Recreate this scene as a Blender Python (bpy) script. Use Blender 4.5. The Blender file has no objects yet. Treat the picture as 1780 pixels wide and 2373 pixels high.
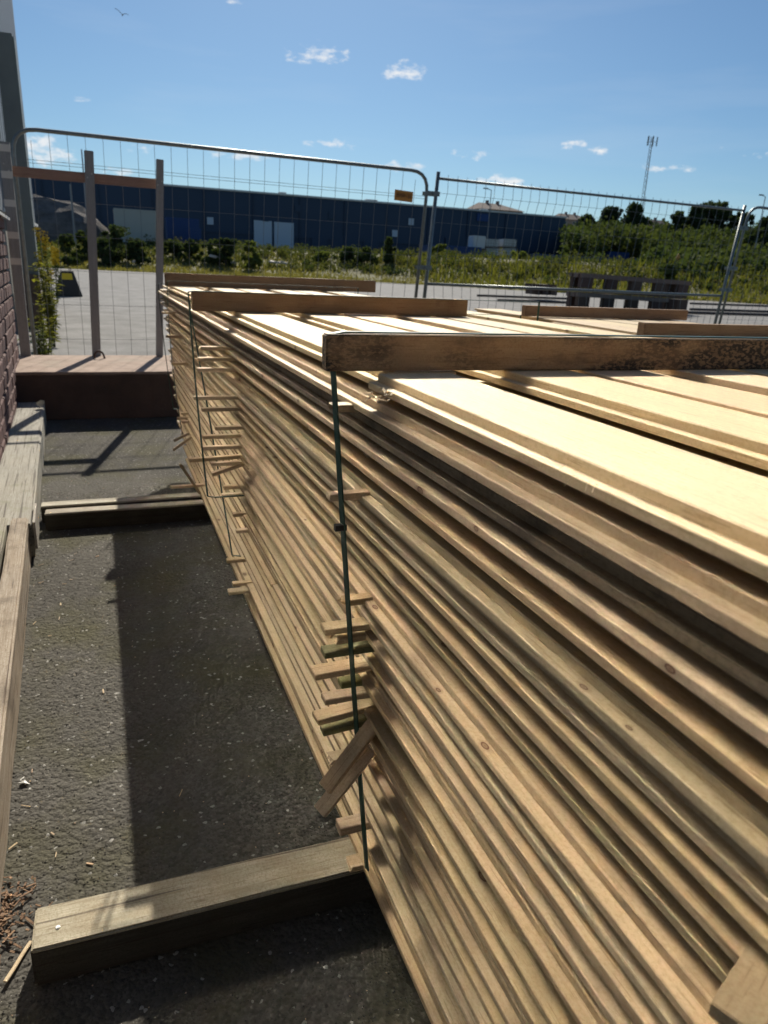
import bpy, bmesh, math, random
import numpy as np
from mathutils import Vector, Matrix, noise
random.seed(7)
SC = bpy.context.scene
C = SC.collection
R = random.uniform

# ------------------------------------------------------------------ camera
PW, PH, PF = 1780.0, 2373.0, 1660.0
CAMH = 1.5
_roll = math.atan(.047)
_off = ((592 + .047 * (PW / 2 - 231)) - PH / 2)
_pitch = math.atan(-_off * math.cos(_roll) / PF)
_up = np.array([math.cos(_pitch) * math.sin(_roll), -math.cos(_pitch) * math.cos(_roll), -math.sin(_pitch)])
_Y = np.array([231 - PW / 2, 592 - PH / 2, PF]); _Y -= _Y.dot(_up) * _up; _Y /= np.linalg.norm(_Y)
_X = np.cross(_Y, _up)
if _X[0] < 0: _X = -_X
CR = np.stack([_X, _Y, _up])
def ray(px, py): return CR @ np.array([px - PW / 2, py - PH / 2, PF])
def at(px, py, y):                       # the place at depth y that is seen at a pixel of the photograph
    r = ray(px, py); return Vector((r[0] * y / r[1], y, CAMH + r[2] * y / r[1]))
def onz(px, py, z=0.):
    r = ray(px, py); t = (z - CAMH) / r[2]; return Vector((r[0] * t, r[1] * t, z))
cam_d = bpy.data.cameras.new('camera'); cam = bpy.data.objects.new('camera', cam_d); C.objects.link(cam)
M = np.stack([CR @ np.array([1., 0, 0]), CR @ np.array([0, -1., 0]), -(CR @ np.array([0, 0, 1.]))], axis=1)
cam.matrix_world = Matrix(M.tolist()).to_4x4(); cam.location = (0, 0, CAMH)
cam_d.sensor_fit = 'VERTICAL'; cam_d.sensor_height = 36.0; cam_d.lens = 36.0 * PF / PH
cam_d.clip_start = .02; cam_d.clip_end = 4000
cam_d.dof.use_dof = True; cam_d.dof.focus_distance = 1.35; cam_d.dof.aperture_fstop = 7.5
SC.camera = cam

# ------------------------------------------------------------------ light
SUN_EL = math.radians(36.5)
SUN_AZ = math.atan2(.35, 1.30)          # to the right of +Y
SC.view_settings.view_transform = 'Standard'; SC.view_settings.look = 'None'
SC.view_settings.gamma = 1.0; SC.view_settings.use_curve_mapping = False
SC.view_settings.exposure = 0.6
SC.cycles.blur_glossy = 0.1; SC.cycles.sample_clamp_indirect = 0.0; SC.cycles.caustics_reflective = True
sd = bpy.data.lights.new('sun', 'SUN'); sd.energy = 4.0; sd.angle = math.radians(.53); sd.color = (1.0, .93, .80)
so = bpy.data.objects.new('sun', sd); C.objects.link(so)
sdir = Vector((math.sin(SUN_AZ) * math.cos(SUN_EL), math.cos(SUN_AZ) * math.cos(SUN_EL), math.sin(SUN_EL)))
so.rotation_euler = sdir.to_track_quat('Z', 'Y').to_euler()
W = bpy.data.worlds.new('World'); SC.world = W; W.use_nodes = True
wn = W.node_tree; wn.nodes.clear()
def wnew(t, **k):
    n = wn.nodes.new(t)
    for a, b in k.items(): setattr(n, a, b)
    return n
wl = wn.links.new
sky = wnew('ShaderNodeTexSky', sky_type='NISHITA', sun_disc=False)
sky.sun_elevation = SUN_EL; sky.sun_rotation = SUN_AZ; sky.altitude = 50; sky.air_density = 1.0; sky.dust_density = .35; sky.ozone_density = 2.5
bg = wnew('ShaderNodeBackground'); bg.inputs['Strength'].default_value = .052
wout = wnew('ShaderNodeOutputWorld')
geo = wnew('ShaderNodeNewGeometry')     # Incoming = -direction
def wm(op, a, b=None, c=None):
    n = wnew('ShaderNodeMath', operation=op)
    for i, v in enumerate((a, b, c)):
        if v is None: continue
        if isinstance(v, (int, float)): n.inputs[i].default_value = v
        else: wl(v, n.inputs[i])
    return n.outputs[0]
def wdot(v):
    n = wnew('ShaderNodeVectorMath', operation='DOT_PRODUCT'); wl(DIR, n.inputs[0]); n.inputs[1].default_value = v; return n.outputs['Value']
tc = wnew('ShaderNodeTexCoord'); DIR = tc.outputs['Generated']
# (pixel centre, half size, density) of the small clouds
CLOUDS = [(745, 128, 66, 22, 1.), (935, 165, 44, 20, 1.2), (668, 134, 16, 7, .7), (187, 227, 20, 7, 1.1), (104, 350, 60, 24, 1.4), (268, 397, 40, 10, 1.2),
          (325, 344, 34, 12, 1.), (770, 330, 30, 10, 1.), (716, 335, 22, 7, .8), (815, 344, 26, 8, .8), (1105, 358, 40, 11, 1.), (1053, 353, 10, 5, .7),
          (1330, 336, 28, 10, 1.1), (1387, 349, 26, 11, 1.), (1664, 344, 24, 7, .9), (1560, 389, 76, 8, .75), (1165, 419, 56, 13, 1.3), (560, 358, 110, 12, .9),
          (935, 388, 60, 12, .9), (540, 2, 24, 5, .8), (800, 120, 14, 8, .7), (1770, 361, 40, 8, .4), (985, 395, 30, 10, .6)]
emax = None
for (px, py, a, b, k) in CLOUDS:
    k *= 1.12
    c = ray(px, py); c /= np.linalg.norm(c)
    r = ray(px + 10, py + .5) ; r -= c * r.dot(c); r /= np.linalg.norm(r)
    u = np.cross(r, c)
    a, b = a * 1.25, b * 1.35
    dx = wdot(tuple(r * (PF / a))); dy = wdot(tuple(u * (PF / b)))
    e = wm('MULTIPLY_ADD', wm('ADD', wm('MULTIPLY', dx, dx), wm('MULTIPLY', dy, dy)), -k, k)
    emax = e if emax is None else wm('MAXIMUM', emax, e)
nz = wnew('ShaderNodeTexNoise'); nz.inputs['Scale'].default_value = 46; nz.inputs['Detail'].default_value = 6; nz.inputs['Roughness'].default_value = .62
mp = wnew('ShaderNodeMapping'); mp.inputs['Scale'].default_value = (1, 1, 2.2); wl(DIR, mp.inputs['Vector']); wl(mp.outputs[0], nz.inputs['Vector'])
msk = wm('ADD', emax, wm('MULTIPLY_ADD', nz.outputs['Fac'], 4.2, -2.75))
mr = wnew('ShaderNodeMapRange', interpolation_type='SMOOTHSTEP'); mr.inputs[1].default_value = 0; mr.inputs[2].default_value = 1.25
wl(wm('MULTIPLY', msk, wm('GREATER_THAN', emax, -1.6)), mr.inputs[0])
# thin streaks of cirrus high up
nz2 = wnew('ShaderNodeTexNoise'); nz2.inputs['Scale'].default_value = 3.2; nz2.inputs['Detail'].default_value = 5
mp2 = wnew('ShaderNodeMapping'); mp2.inputs['Scale'].default_value = (1, 1, 7); wl(DIR, mp2.inputs['Vector']); wl(mp2.outputs[0], nz2.inputs['Vector'])
cir = wm('MULTIPLY', wm('MAXIMUM', wm('SUBTRACT', nz2.outputs['Fac'], .55), 0.), .35)
fac = wm('MINIMUM', wm('ADD', wm('MULTIPLY', mr.outputs[0], .92), cir), 1.)
mx = wnew('ShaderNodeMix', data_type='RGBA'); wl(fac, mx.inputs[0])
tint = wnew('ShaderNodeMix', data_type='RGBA', blend_type='MULTIPLY'); tint.inputs[0].default_value = 1.0
wl(sky.outputs[0], tint.inputs[6]); tint.inputs[7].default_value = (.64, .83, .96, 1)
wl(tint.outputs[2], mx.inputs[6]); mx.inputs[7].default_value = (11.0, 11.2, 11.4, 1)
wl(mx.outputs[2], bg.inputs['Color']); wl(bg.outputs[0], wout.inputs['Surface'])

# ------------------------------------------------------------------ materials
def mat(name, col=(.5, .5, .5), rough=.7, metal=0., spec=None):
    m = bpy.data.materials.new(name); m.use_nodes = True
    p = m.node_tree.nodes['Principled BSDF']
    p.inputs['Base Color'].default_value = (*col, 1); p.inputs['Roughness'].default_value = rough; p.inputs['Metallic'].default_value = metal
    if spec is not None: p.inputs['Specular IOR Level'].default_value = spec
    return m
class NT:
    def __init__(s, m): s.t = m.node_tree; s.p = s.t.nodes['Principled BSDF']
    def n(s, t, **k):
        o = s.t.nodes.new(t)
        for a, b in k.items(): setattr(o, a, b)
        return o
    def l(s, a, b): s.t.links.new(a, b)
    def math(s, op, a, b=None, c=None):
        n = s.n('ShaderNodeMath', operation=op)
        for i, v in enumerate((a, b, c)):
            if v is None: continue
            if isinstance(v, (int, float)): n.inputs[i].default_value = v
            else: s.l(v, n.inputs[i])
        return n.outputs[0]
    def noise(s, vec, scale, detail=4, rough=.55, dist=0.):
        n = s.n('ShaderNodeTexNoise'); n.inputs['Scale'].default_value = scale; n.inputs['Detail'].default_value = detail
        n.inputs['Roughness'].default_value = rough; n.inputs['Distortion'].default_value = dist
        if vec is not None: s.l(vec, n.inputs['Vector'])
        return n.outputs['Fac']
    def mapping(s, vec, scale, loc=(0, 0, 0)):
        n = s.n('ShaderNodeMapping'); n.inputs['Scale'].default_value = scale; n.inputs['Location'].default_value = loc; s.l(vec, n.inputs['Vector']); return n.outputs[0]
    def ramp(s, f, stops):
        n = s.n('ShaderNodeValToRGB'); s.l(f, n.inputs[0]); e = n.color_ramp.elements
        while len(e) < len(stops): e.new(.5)
        for i, (p, c) in enumerate(stops):
            e[i].position = p; e[i].color = (*c, 1) if len(c) == 3 else c
        return n.outputs[0]
    def mix(s, f, a, b, mode='MIX'):
        n = s.n('ShaderNodeMix', data_type='RGBA', blend_type=mode)
        for i, v in ((0, f), (6, a), (7, b)):
            if isinstance(v, (int, float)): n.inputs[i].default_value = v
            elif isinstance(v, tuple): n.inputs[i].default_value = (*v, 1)
            else: s.l(v, n.inputs[i])
        return n.outputs[2]
    def bump(s, h, strength=.3, dist=.01):
        n = s.n('ShaderNodeBump'); n.inputs['Strength'].default_value = strength; n.inputs['Distance'].default_value = dist
        s.l(h, n.inputs['Height']); s.l(n.outputs[0], s.p.inputs['Normal']); return n
    def sep(s, v):
        n = s.n('ShaderNodeSeparateXYZ'); s.l(v, n.inputs[0]); return n.outputs
    def comb(s, x, y, z):
        n = s.n('ShaderNodeCombineXYZ')
        for i, v in enumerate((x, y, z)):
            if isinstance(v, (int, float)): n.inputs[i].default_value = v
            else: s.l(v, n.inputs[i])
        return n.outputs[0]

def wood(name, light, dark, axis='y', knots=.0, stain=None, rough=.62, var=.16, grain=1., sat=.06, fuzz=.25, hue=.012):
    m = mat(name, light, rough, spec=.25); t = NT(m)
    tcn = t.n('ShaderNodeTexCoord'); oi = t.n('ShaderNodeObjectInfo'); rnd = oi.outputs['Random']
    off = t.comb(t.math('MULTIPLY', rnd, 37.), t.math('MULTIPLY', rnd, 91.), t.math('MULTIPLY', rnd, 53.))
    va = t.n('ShaderNodeVectorMath', operation='ADD'); t.l(tcn.outputs['Object'], va.inputs[0]); t.l(off, va.inputs[1]); v = va.outputs[0]
    k = {'y': (1, .035, 1), 'x': (.035, 1, 1), 'z': (1, 1, .035)}[axis]
    g1 = t.noise(t.mapping(v, tuple(60 * a for a in k)), 1.0, 5, .6, .6)
    g2 = t.noise(t.mapping(v, tuple(260 * a for a in k)), 1.0, 3, .6)
    big = t.noise(v, 3.2, 3)
    f = t.math('ADD', t.math('MULTIPLY', g1, .6), t.math('MULTIPLY', g2, .4))
    col = t.ramp(f, [(.32, dark), (.62, light)])
    # growth rings in bands across the board
    wv = t.n('ShaderNodeTexWave', wave_type='BANDS', bands_direction='X'); wv.inputs['Scale'].default_value = 34; wv.inputs['Distortion'].default_value = 5
    wv.inputs['Detail'].default_value = 2; wv.inputs['Detail Scale'].default_value = .6
    t.l(t.mapping(v, {'y': (1, .06, 1.7), 'x': (.06, 1, 1.7), 'z': (1, 1.7, .06)}[axis]), wv.inputs['Vector'])
    col = t.mix(t.math('MULTIPLY', wv.outputs['Fac'], .20 * grain), col, tuple(a * b for a, b in zip(dark, (.88, .76, .64))))
    col = t.mix(t.math('MULTIPLY_ADD', big, .7, -.25), col, tuple(a * b for a, b in zip(light, (1.0, .90, .78))))
    spk = t.noise(t.mapping(v, (230, 150, 230)), 1.0, 3, .7)
    col = t.mix(t.ramp(spk, [(.46, (0, 0, 0)), (.66, (.6, .6, .6))]), col, tuple(a * b for a, b in zip(dark, (.85, .8, .72))))
    flk = t.noise(t.mapping(v, {'y': (240, 13, 240), 'x': (13, 240, 240), 'z': (240, 240, 13)}[axis]), 1.0, 2, .6)
    col = t.mix(t.ramp(flk, [(.60, (0, 0, 0)), (.68, (.6, .6, .6))]), col, tuple(a * b for a, b in zip(dark, (.62, .55, .48))))
    if knots:
        vo = t.n('ShaderNodeTexVoronoi', feature='F1'); vo.inputs['Scale'].default_value = 1.0
        sp_ = t.sep(v); la, (ta, tb) = {'y': (1, (0, 2)), 'x': (0, (1, 2)), 'z': (2, (0, 1))}[axis]
        vo.voronoi_dimensions = '2D'
        t.l(t.comb(t.math('MULTIPLY', t.math('ADD', sp_[ta], sp_[tb]), 16.), t.math('MULTIPLY', sp_[la], 8.5), 0.), vo.inputs['Vector'])
        # elliptical dark knot with a paler rim of bent grain
        kf = t.ramp(t.math('MULTIPLY', vo.outputs['Distance'], t.math('MULTIPLY_ADD', t.sep(vo.outputs['Color'])[1], 1.7, .75)), [(.0, (.75, .75, .75)), (.05, (.6, .6, .6)), (.085, (1, 1, 1)), (.11, (.3, .3, .3)), (.22, (0, 0, 0))])
        sel = t.math('GREATER_THAN', t.sep(vo.outputs['Color'])[0], 1 - knots)
        col = t.mix(t.math('MULTIPLY', kf, sel), col, (.13, .055, .028))
    if stain:
        st = t.noise(t.mapping(v, (stain[1],) * 3), 1.0, 6, .65)
        col = t.mix(t.ramp(st, [(stain[2], (0, 0, 0)), (stain[3], (1, 1, 1))]), col, stain[0])
    if grain > 1.2:
        k2 = {'y': (70, 1.3, 70), 'x': (1.3, 70, 70), 'z': (70, 70, 1.3)}[axis]
        ck = t.noise(t.mapping(v, k2), 1.0, 3, .6, .4)
        ckf = t.ramp(ck, [(.37, (1, 1, 1)), (.42, (0, 0, 0))])
        col = t.mix(t.math('MULTIPLY', ckf, .6), col, (.05, .03, .025))
    hs = t.n('ShaderNodeHueSaturation')
    t.l(t.math('MULTIPLY_ADD', rnd, 2 * var, 1 - var), hs.inputs['Value'])
    t.l(t.math('MULTIPLY_ADD', t.math('FRACT', t.math('MULTIPLY', rnd, 17.3)), 2 * hue, .5 - hue), hs.inputs['Hue'])
    t.l(t.math('MULTIPLY_ADD', t.math('FRACT', t.math('MULTIPLY', rnd, 7.7)), 4 * sat, 1 - 2 * sat), hs.inputs['Saturation'])
    t.l(col, hs.inputs['Color']); t.l(hs.outputs[0], t.p.inputs['Base Color'])
    fz = t.noise(t.mapping(v, (900 * k[0] if k[0] == 1 else 160, 900 if k[1] == 1 else 160, 900 if k[2] == 1 else 160)), 1.0, 2, .7)
    t.bump(t.math('ADD', t.math('MULTIPLY', f, .6), t.math('MULTIPLY', fz, .5)), fuzz, .0025)
    return m
M_BOARD = wood('spruce_sawn', (.64, .52, .345), (.55, .425, .265), knots=.10, var=.13, sat=.05, hue=.007)
M_GREYB = wood('spruce_weathered', (.40, .305, .21), (.18, .13, .085), knots=.06, stain=((.07, .052, .038), 5, .52, .7))
M_LATH = wood('lath_wood', (.62, .49, .32), (.50, .37, .23), axis='x', var=.2, hue=.006, sat=.05)
M_GREEN = wood('lath_treated', (.30, .29, .13), (.2, .195, .085), axis='x')
M_BEAM_A = wood('batten_mouldy', (.43, .305, .175), (.33, .22, .12), axis='x', knots=.05, var=.0, sat=0)
M_BEAM_B = wood('batten_brown', (.38, .255, .15), (.27, .175, .10), axis='x', knots=.05, var=.08, stain=((.14, .085, .05), 4, .6, .75))
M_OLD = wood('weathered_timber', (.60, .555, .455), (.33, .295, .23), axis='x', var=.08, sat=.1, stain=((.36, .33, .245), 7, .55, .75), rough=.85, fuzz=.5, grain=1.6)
M_TARSHADE = wood('tarred_shade_timber', (.085, .075, .06), (.05, .043, .036), axis='x', var=.1, sat=.1, rough=.85, fuzz=.5, grain=1.6)
M_OLDY = wood('weathered_timber_long', (.54, .515, .45), (.30, .28, .24), axis='y', var=.1, sat=.1, stain=((.27, .27, .17), 5, .55, .75), rough=.85, fuzz=.5, grain=1.6)
M_OLDB = wood('weathered_timber_brown', (.57, .515, .44), (.30, .255, .205), axis='y', var=.1, sat=.1, stain=((.1, .08, .06), 6, .5, .8), rough=.85, fuzz=.5, grain=1.6)
M_POST = wood('grey_post_wood', (.33, .34, .345), (.23, .235, .24), axis='z', var=.05, grain=.5, sat=0, hue=0)
M_RAIL = wood('rail_wood', (.42, .24, .18), (.30, .165, .12), axis='x', grain=.6)
M_PALLET = wood('pallet_wood', (.10, .064, .05), (.06, .038, .03), axis='x', var=.25)
M_DECK = wood('deck_pale_wood', (.22, .165, .14), (.13, .095, .08), axis='x', var=.2)  # deck boards lighter than the other pallet wood
M_CHIP = wood('chip_wood', (.60, .46, .30), (.45, .32, .2), axis='x', var=.25)
# blackish mould on the near batten
def mould(m):
    t = NT(m); src = t.p.inputs['Base Color'].links[0].from_socket
    tcn = t.n('ShaderNodeTexCoord'); v = tcn.outputs['Object']
    a = t.noise(t.mapping(v, (3.6, 8, 8), (.35, 0, 0)), 1., 2, .5)
    b = t.noise(t.mapping(v, (95, 150, 190)), 1., 3, .6)
    msk = t.ramp(a, [(.42, (0, 0, 0)), (.54, (1, 1, 1))])
    sp = t.ramp(b, [(.47, (1, 1, 1)), (.56, (0, 0, 0))])
    sm = t.noise(t.mapping(v, (9, 20, 24), (2, 1, 0)), 1., 4, .6)
    f1 = t.math('MULTIPLY', msk, t.math('MULTIPLY_ADD', sp, .62, .36))
    f2 = t.math('MULTIPLY', t.ramp(sm, [(.5, (0, 0, 0)), (.68, (1, 1, 1))]), .55)
    t.l(t.mix(t.math('MAXIMUM', f1, f2), src, (.035, .03, .026)), t.p.inputs['Base Color'])
mould(M_BEAM_A)

def asphalt(name, base, moss=None, scale=1., bump=.9, dist=.012, rough=.9, crack=0.):
    m = mat(name, base, rough, spec=.15); t = NT(m)
    v = t.n('ShaderNodeNewGeometry').outputs['Position']
    vo = t.n('ShaderNodeTexVoronoi', feature='F1'); vo.inputs['Scale'].default_value = 120 * scale; t.l(v, vo.inputs['Vector'])
    vo2 = t.n('ShaderNodeTexVoronoi', feature='F1'); vo2.inputs['Scale'].default_value = 55 * scale; t.l(v, vo2.inputs['Vector'])
    fine = t.noise(v, 300 * scale, 3, .7); big = t.noise(v, 1.1, 5, .6); mid = t.noise(v, 14, 4, .6)
    col = t.mix(t.math('MULTIPLY', t.sep(vo.outputs['Color'])[0], .8), base, tuple(min(1, c * 1.9) for c in base))
    col = t.mix(t.ramp(big, [(.35, (0, 0, 0)), (.7, (.8, .8, .8))]), col, tuple(c * .7 for c in base))
    col = t.mix(t.ramp(mid, [(.5, (0, 0, 0)), (.8, (.5, .5, .5))]), col, tuple(c * 1.5 for c in base))
    if moss:
        mo = t.noise(v, 2.3, 5, .6)
        col = t.mix(t.ramp(mo, [(.46, (0, 0, 0)), (.66, (.75, .75, .75))]), col, moss)
    gl = t.math('GREATER_THAN', t.sep(vo.outputs['Color'])[1], .988)
    col = t.mix(t.math('MULTIPLY', gl, .7), col, (.4, .39, .36))
    t.l(col, t.p.inputs['Base Color'])
    h = t.math('ADD', t.math('MULTIPLY', t.math('SUBTRACT', 1., vo.outputs['Distance']), .5), t.math('ADD', t.math('MULTIPLY', t.math('SUBTRACT', 1., vo2.outputs['Distance']), .9), t.math('MULTIPLY', fine, .25)))
    t.bump(h, bump, dist)
    return m
M_YARD = asphalt('yard_asphalt', (.090, .084, .074), moss=(.096, .090, .052), rough=.95, bump=.75, dist=.009)
M_ROAD = asphalt('road_asphalt', (.185, .18, .175), scale=.6, bump=.35, dist=.006)
def noisy(name, c1, c2, scale=8., rough=.8, bump=.2, dist=.01, metal=0., c3=None):
    m = mat(name, c1, rough, metal); t = NT(m); v = t.n('ShaderNodeTexCoord').outputs['Object']
    f = t.noise(v, scale, 6, .62)
    col = t.mix(t.ramp(f, [(.38, (0, 0, 0)), (.66, (1, 1, 1))]), c1, c2)
    if c3:
        g = t.noise(v, scale * .35, 4); col = t.mix(t.ramp(g, [(.5, (0, 0, 0)), (.7, (1, 1, 1))]), col, c3)
    t.l(col, t.p.inputs['Base Color']); t.bump(t.noise(v, scale * 6, 4, .7), bump, dist)
    return m
M_BLOCK = noisy('block_sunlit_top', (.41, .305, .245), (.30, .215, .165), 6, .92, .5, .01, c3=(.35, .28, .22))
M_BLOCKS = noisy('block_shaded_side', (.125, .080, .062), (.09, .06, .048), 5, .92, .5, .01)
M_BARKC = noisy('bark_chips', (.30, .19, .11), (.16, .09, .055), 60, .85)
M_BRICK = noisy('brick_face', (.115, .040, .034), (.075, .028, .026), 14, .75, .3, .004)
M_MORTAR = noisy('mortar', (.16, .11, .09), (.11, .075, .06), 20, .9)
M_CLAD = noisy('steel_cladding_grey', (.95, .92, .86), (.90, .87, .82), 3, .22, .0, .001, metal=1.0)
M_SKYSCREEN = noisy('sky_screen_sheet', (.035, .035, .04), (.03, .03, .034), 3, .6, .05, .002)
M_CLADM = noisy('steel_cladding_painted', (.21, .23, .255), (.18, .20, .225), 3, .55, .04, .002)
M_HALL = noisy('hall_cladding', (.17, .19, .22), (.15, .17, .20), 3, .5, .05, .002)
M_COL = noisy('column_paint', (.19, .215, .205), (.17, .19, .185), 3, .5, .05, .002)
M_PLINTH = noisy('plinth_concrete', (.20, .15, .125), (.12, .085, .075), 5, .9, .4, .02)
M_PLINTHG = noisy('plinth_grey', (.20, .20, .185), (.15, .15, .14), 3, .9, .3, .02)
M_GALV = noisy('galvanised_tube', (.22, .25, .25), (.17, .19, .195), 30, .45, .05, .001, metal=.55)
M_WIRE = mat('wire_zinc', (.16, .18, .19), .6)
M_STRAP = mat('strap_green', (.010, .060, .042), .38)
M_CLIP = mat('strap_clip', (.03, .03, .03), .5, .5)
M_BLACK = noisy('black_rubber', (.012, .014, .016), (.02, .022, .022), 9, .6)
M_YELLOW = mat('label_yellow', (.55, .42, .015), .5)
M_ORANGE = mat('plate_orange', (.60, .26, .05), .5)
M_DARKTXT = mat('plate_lettering', (.05, .03, .025), .6)
M_TAPE = mat('pale_tape', (.62, .60, .55), .5)
M_STEEL = noisy('rusty_steel', (.06, .045, .04), (.1, .065, .05), 14, .7, .2, .004)
M_SCREW = mat('screw_zinc', (.6, .6, .58), .3, .9)
def metalwall(name, c1, c2, rough=.5, ribs=1.2):
    m = mat(name, c1, rough, spec=.3); t = NT(m); v = t.n('ShaderNodeTexCoord').outputs['Object']
    f = t.noise(t.mapping(v, (.12, .12, .5)), 1., 3)
    t.l(t.mix(f, c1, c2), t.p.inputs['Base Color'])
    wv = t.n('ShaderNodeTexWave', bands_direction='X'); wv.inputs['Scale'].default_value = ribs; t.l(v, wv.inputs['Vector'])
    t.bump(wv.outputs['Fac'], .3, .03); return m
M_NAVY = metalwall('navy_cladding', (.019, .040, .078), (.024, .047, .088))
M_NAVY2 = metalwall('navy_cladding_low', (.014, .030, .066), (.02, .04, .075))
M_BLUE = metalwall('container_blue', (.012, .045, .17), (.016, .05, .15))
M_WHITEC = metalwall('container_cream', (.42, .43, .40), (.36, .37, .35))
M_WDOOR = mat('door_white', (.40, .47, .55), .5)
M_TANK = mat('tank_white', (.45, .48, .5), .4)
M_TRIM = mat('roof_trim', (.55, .55, .53), .5)
M_RENDER = noisy('house_render', (.30, .23, .20), (.25, .19, .17), 1., .9)
M_ROOFT = noisy('house_roof', (.14, .10, .09), (.1, .08, .075), 2, .9)
M_GLASS = mat('window_glass', (.02, .025, .03), .1)
def leaf(name, c1, c2, trans=.35):
    m = mat(name, c1, .85, spec=.04); t = NT(m); g = t.n('ShaderNodeNewGeometry'); oi = t.n('ShaderNodeObjectInfo')
    f = t.noise(g.outputs['Position'], .9, 3); r = g.outputs['Random Per Island']
    col = t.mix(t.math('ADD', t.math('MULTIPLY', r, .5), t.math('MULTIPLY', f, .5)), c1, c2)
    t.l(col, t.p.inputs['Base Color'])
    tr = t.n('ShaderNodeBsdfTranslucent'); t.l(t.mix(1., col, (1.5, 1.6, .7), 'MULTIPLY'), tr.inputs['Color'])
    ms = t.n('ShaderNodeMixShader'); ms.inputs[0].default_value = trans
    t.l(t.p.outputs[0], ms.inputs[1]); t.l(tr.outputs[0], ms.inputs[2]); t.l(ms.outputs[0], t.t.nodes['Material Output'].inputs['Surface'])
    return m
M_LEAFD = leaf('leaf_dark', (.032, .047, .023), (.066, .086, .040), .25)
M_LEAFM = leaf('leaf_mid', (.042, .060, .024), (.085, .105, .044), .25)
M_LEAFB = leaf('leaf_bank', (.055, .070, .026), (.10, .115, .045), .25)
M_LEAFL = leaf('leaf_pale', (.08, .105, .03), (.15, .165, .06))
M_LEAFY = leaf('leaf_yellow', (.12, .13, .028), (.24, .22, .05), .4)
M_GOLD = mat('goldenrod_flower', (.60, .42, .02), .7)
M_LEAFO = leaf('leaf_olive', (.07, .08, .028), (.12, .12, .045), .25)
M_LEAFYD = leaf('leaf_yellowish', (.10, .11, .03), (.19, .175, .04), .3)
M_GRASSY = leaf('dry_grass', (.15, .135, .045), (.24, .20, .08), .3)
M_SOIL = noisy('verge_soil', (.15, .135, .06), (.10, .105, .04), .6, .95, .3, .05)
M_BARK = noisy('bark', (.10, .08, .06), (.06, .05, .04), 6, .9)
M_BIRD = mat('gull_plumage', (.10, .11, .11), .8)
M_MASTSTEEL = mat('mast_steel', (.20, .22, .24), .5, .3)  # even grey steel of mast, lamps and poles
M_RUBBLE = mat('pale_rubble', (.62, .56, .52), .8)

# ------------------------------------------------------------------ builders
def tag(o, label=None, cat=None, group=None, kind=None):
    if label: o['label'] = label
    if cat: o['category'] = cat
    if group: o['group'] = group
    if kind: o['kind'] = kind
    return o
def link(name, me, parent=None, loc=None, rot=None):
    o = bpy.data.objects.new(name, me); C.objects.link(o)
    if parent: o.parent = parent
    if loc is not None: o.location = loc
    if rot is not None: o.rotation_euler = rot
    return o
def empty(name, loc=(0, 0, 0), rz=0.):
    o = bpy.data.objects.new(name, None); C.objects.link(o); o.location = loc; o.rotation_euler = (0, 0, rz); o.empty_display_size = .1
    return o
class MB:
    def __init__(s): s.v = []; s.f = []
    def add(s, vs, fs):
        b = len(s.v); s.v += [tuple(v) for v in vs]; s.f += [tuple(i + b for i in f) for f in fs]; return s
    def box(s, lo, hi, T=None, jit=0.):
        x0, y0, z0 = lo; x1, y1, z1 = hi
        vs = [Vector(p) for p in ((x0, y0, z0), (x1, y0, z0), (x1, y1, z0), (x0, y1, z0), (x0, y0, z1), (x1, y0, z1), (x1, y1, z1), (x0, y1, z1))]
        if jit: vs = [v + Vector((R(-jit, jit), R(-jit, jit), R(-jit, jit))) for v in vs]
        if T: vs = [T @ v for v in vs]
        return s.add(vs, [(3, 2, 1, 0), (4, 5, 6, 7), (0, 1, 5, 4), (1, 2, 6, 5), (2, 3, 7, 6), (3, 0, 4, 7)])
    def tube(s, pts, r, n=8, cap=True):
        pts = [Vector(p) for p in pts]; base = len(s.v); rs = r if isinstance(r, (list, tuple)) else [r] * len(pts)
        d0 = (pts[1] - pts[0]).normalized(); a = d0.orthogonal().normalized()
        for i, p in enumerate(pts):
            d = (pts[min(i + 1, len(pts) - 1)] - pts[max(i - 1, 0)]).normalized()
            a = (a - d * a.dot(d)); a = a.normalized() if a.length > 1e-6 else d.orthogonal().normalized(); b = d.cross(a)
            for k in range(n):
                t = 2 * math.pi * k / n; s.v.append(tuple(p + (a * math.cos(t) + b * math.sin(t)) * rs[i]))
        for i in range(len(pts) - 1):
            for k in range(n):
                q = base + i * n; s.f.append((q + k, q + (k + 1) % n, q + n + (k + 1) % n, q + n + k))
        if cap:
            s.f.append(tuple(base + k for k in reversed(range(n)))); e = base + (len(pts) - 1) * n; s.f.append(tuple(e + k for k in range(n)))
        return s
    def mesh(s, name, m=None, smooth=False):
        me = bpy.data.meshes.new(name); me.from_pydata(s.v, [], s.f); me.update()
        if m: me.materials.append(m)
        if smooth: me.polygons.foreach_set('use_smooth', [True] * len(me.polygons))
        return me
    def build(s, name, m, parent=None, loc=None, rot=None, smooth=False): return link(name, s.mesh(name, m, smooth), parent, loc, rot)
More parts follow.
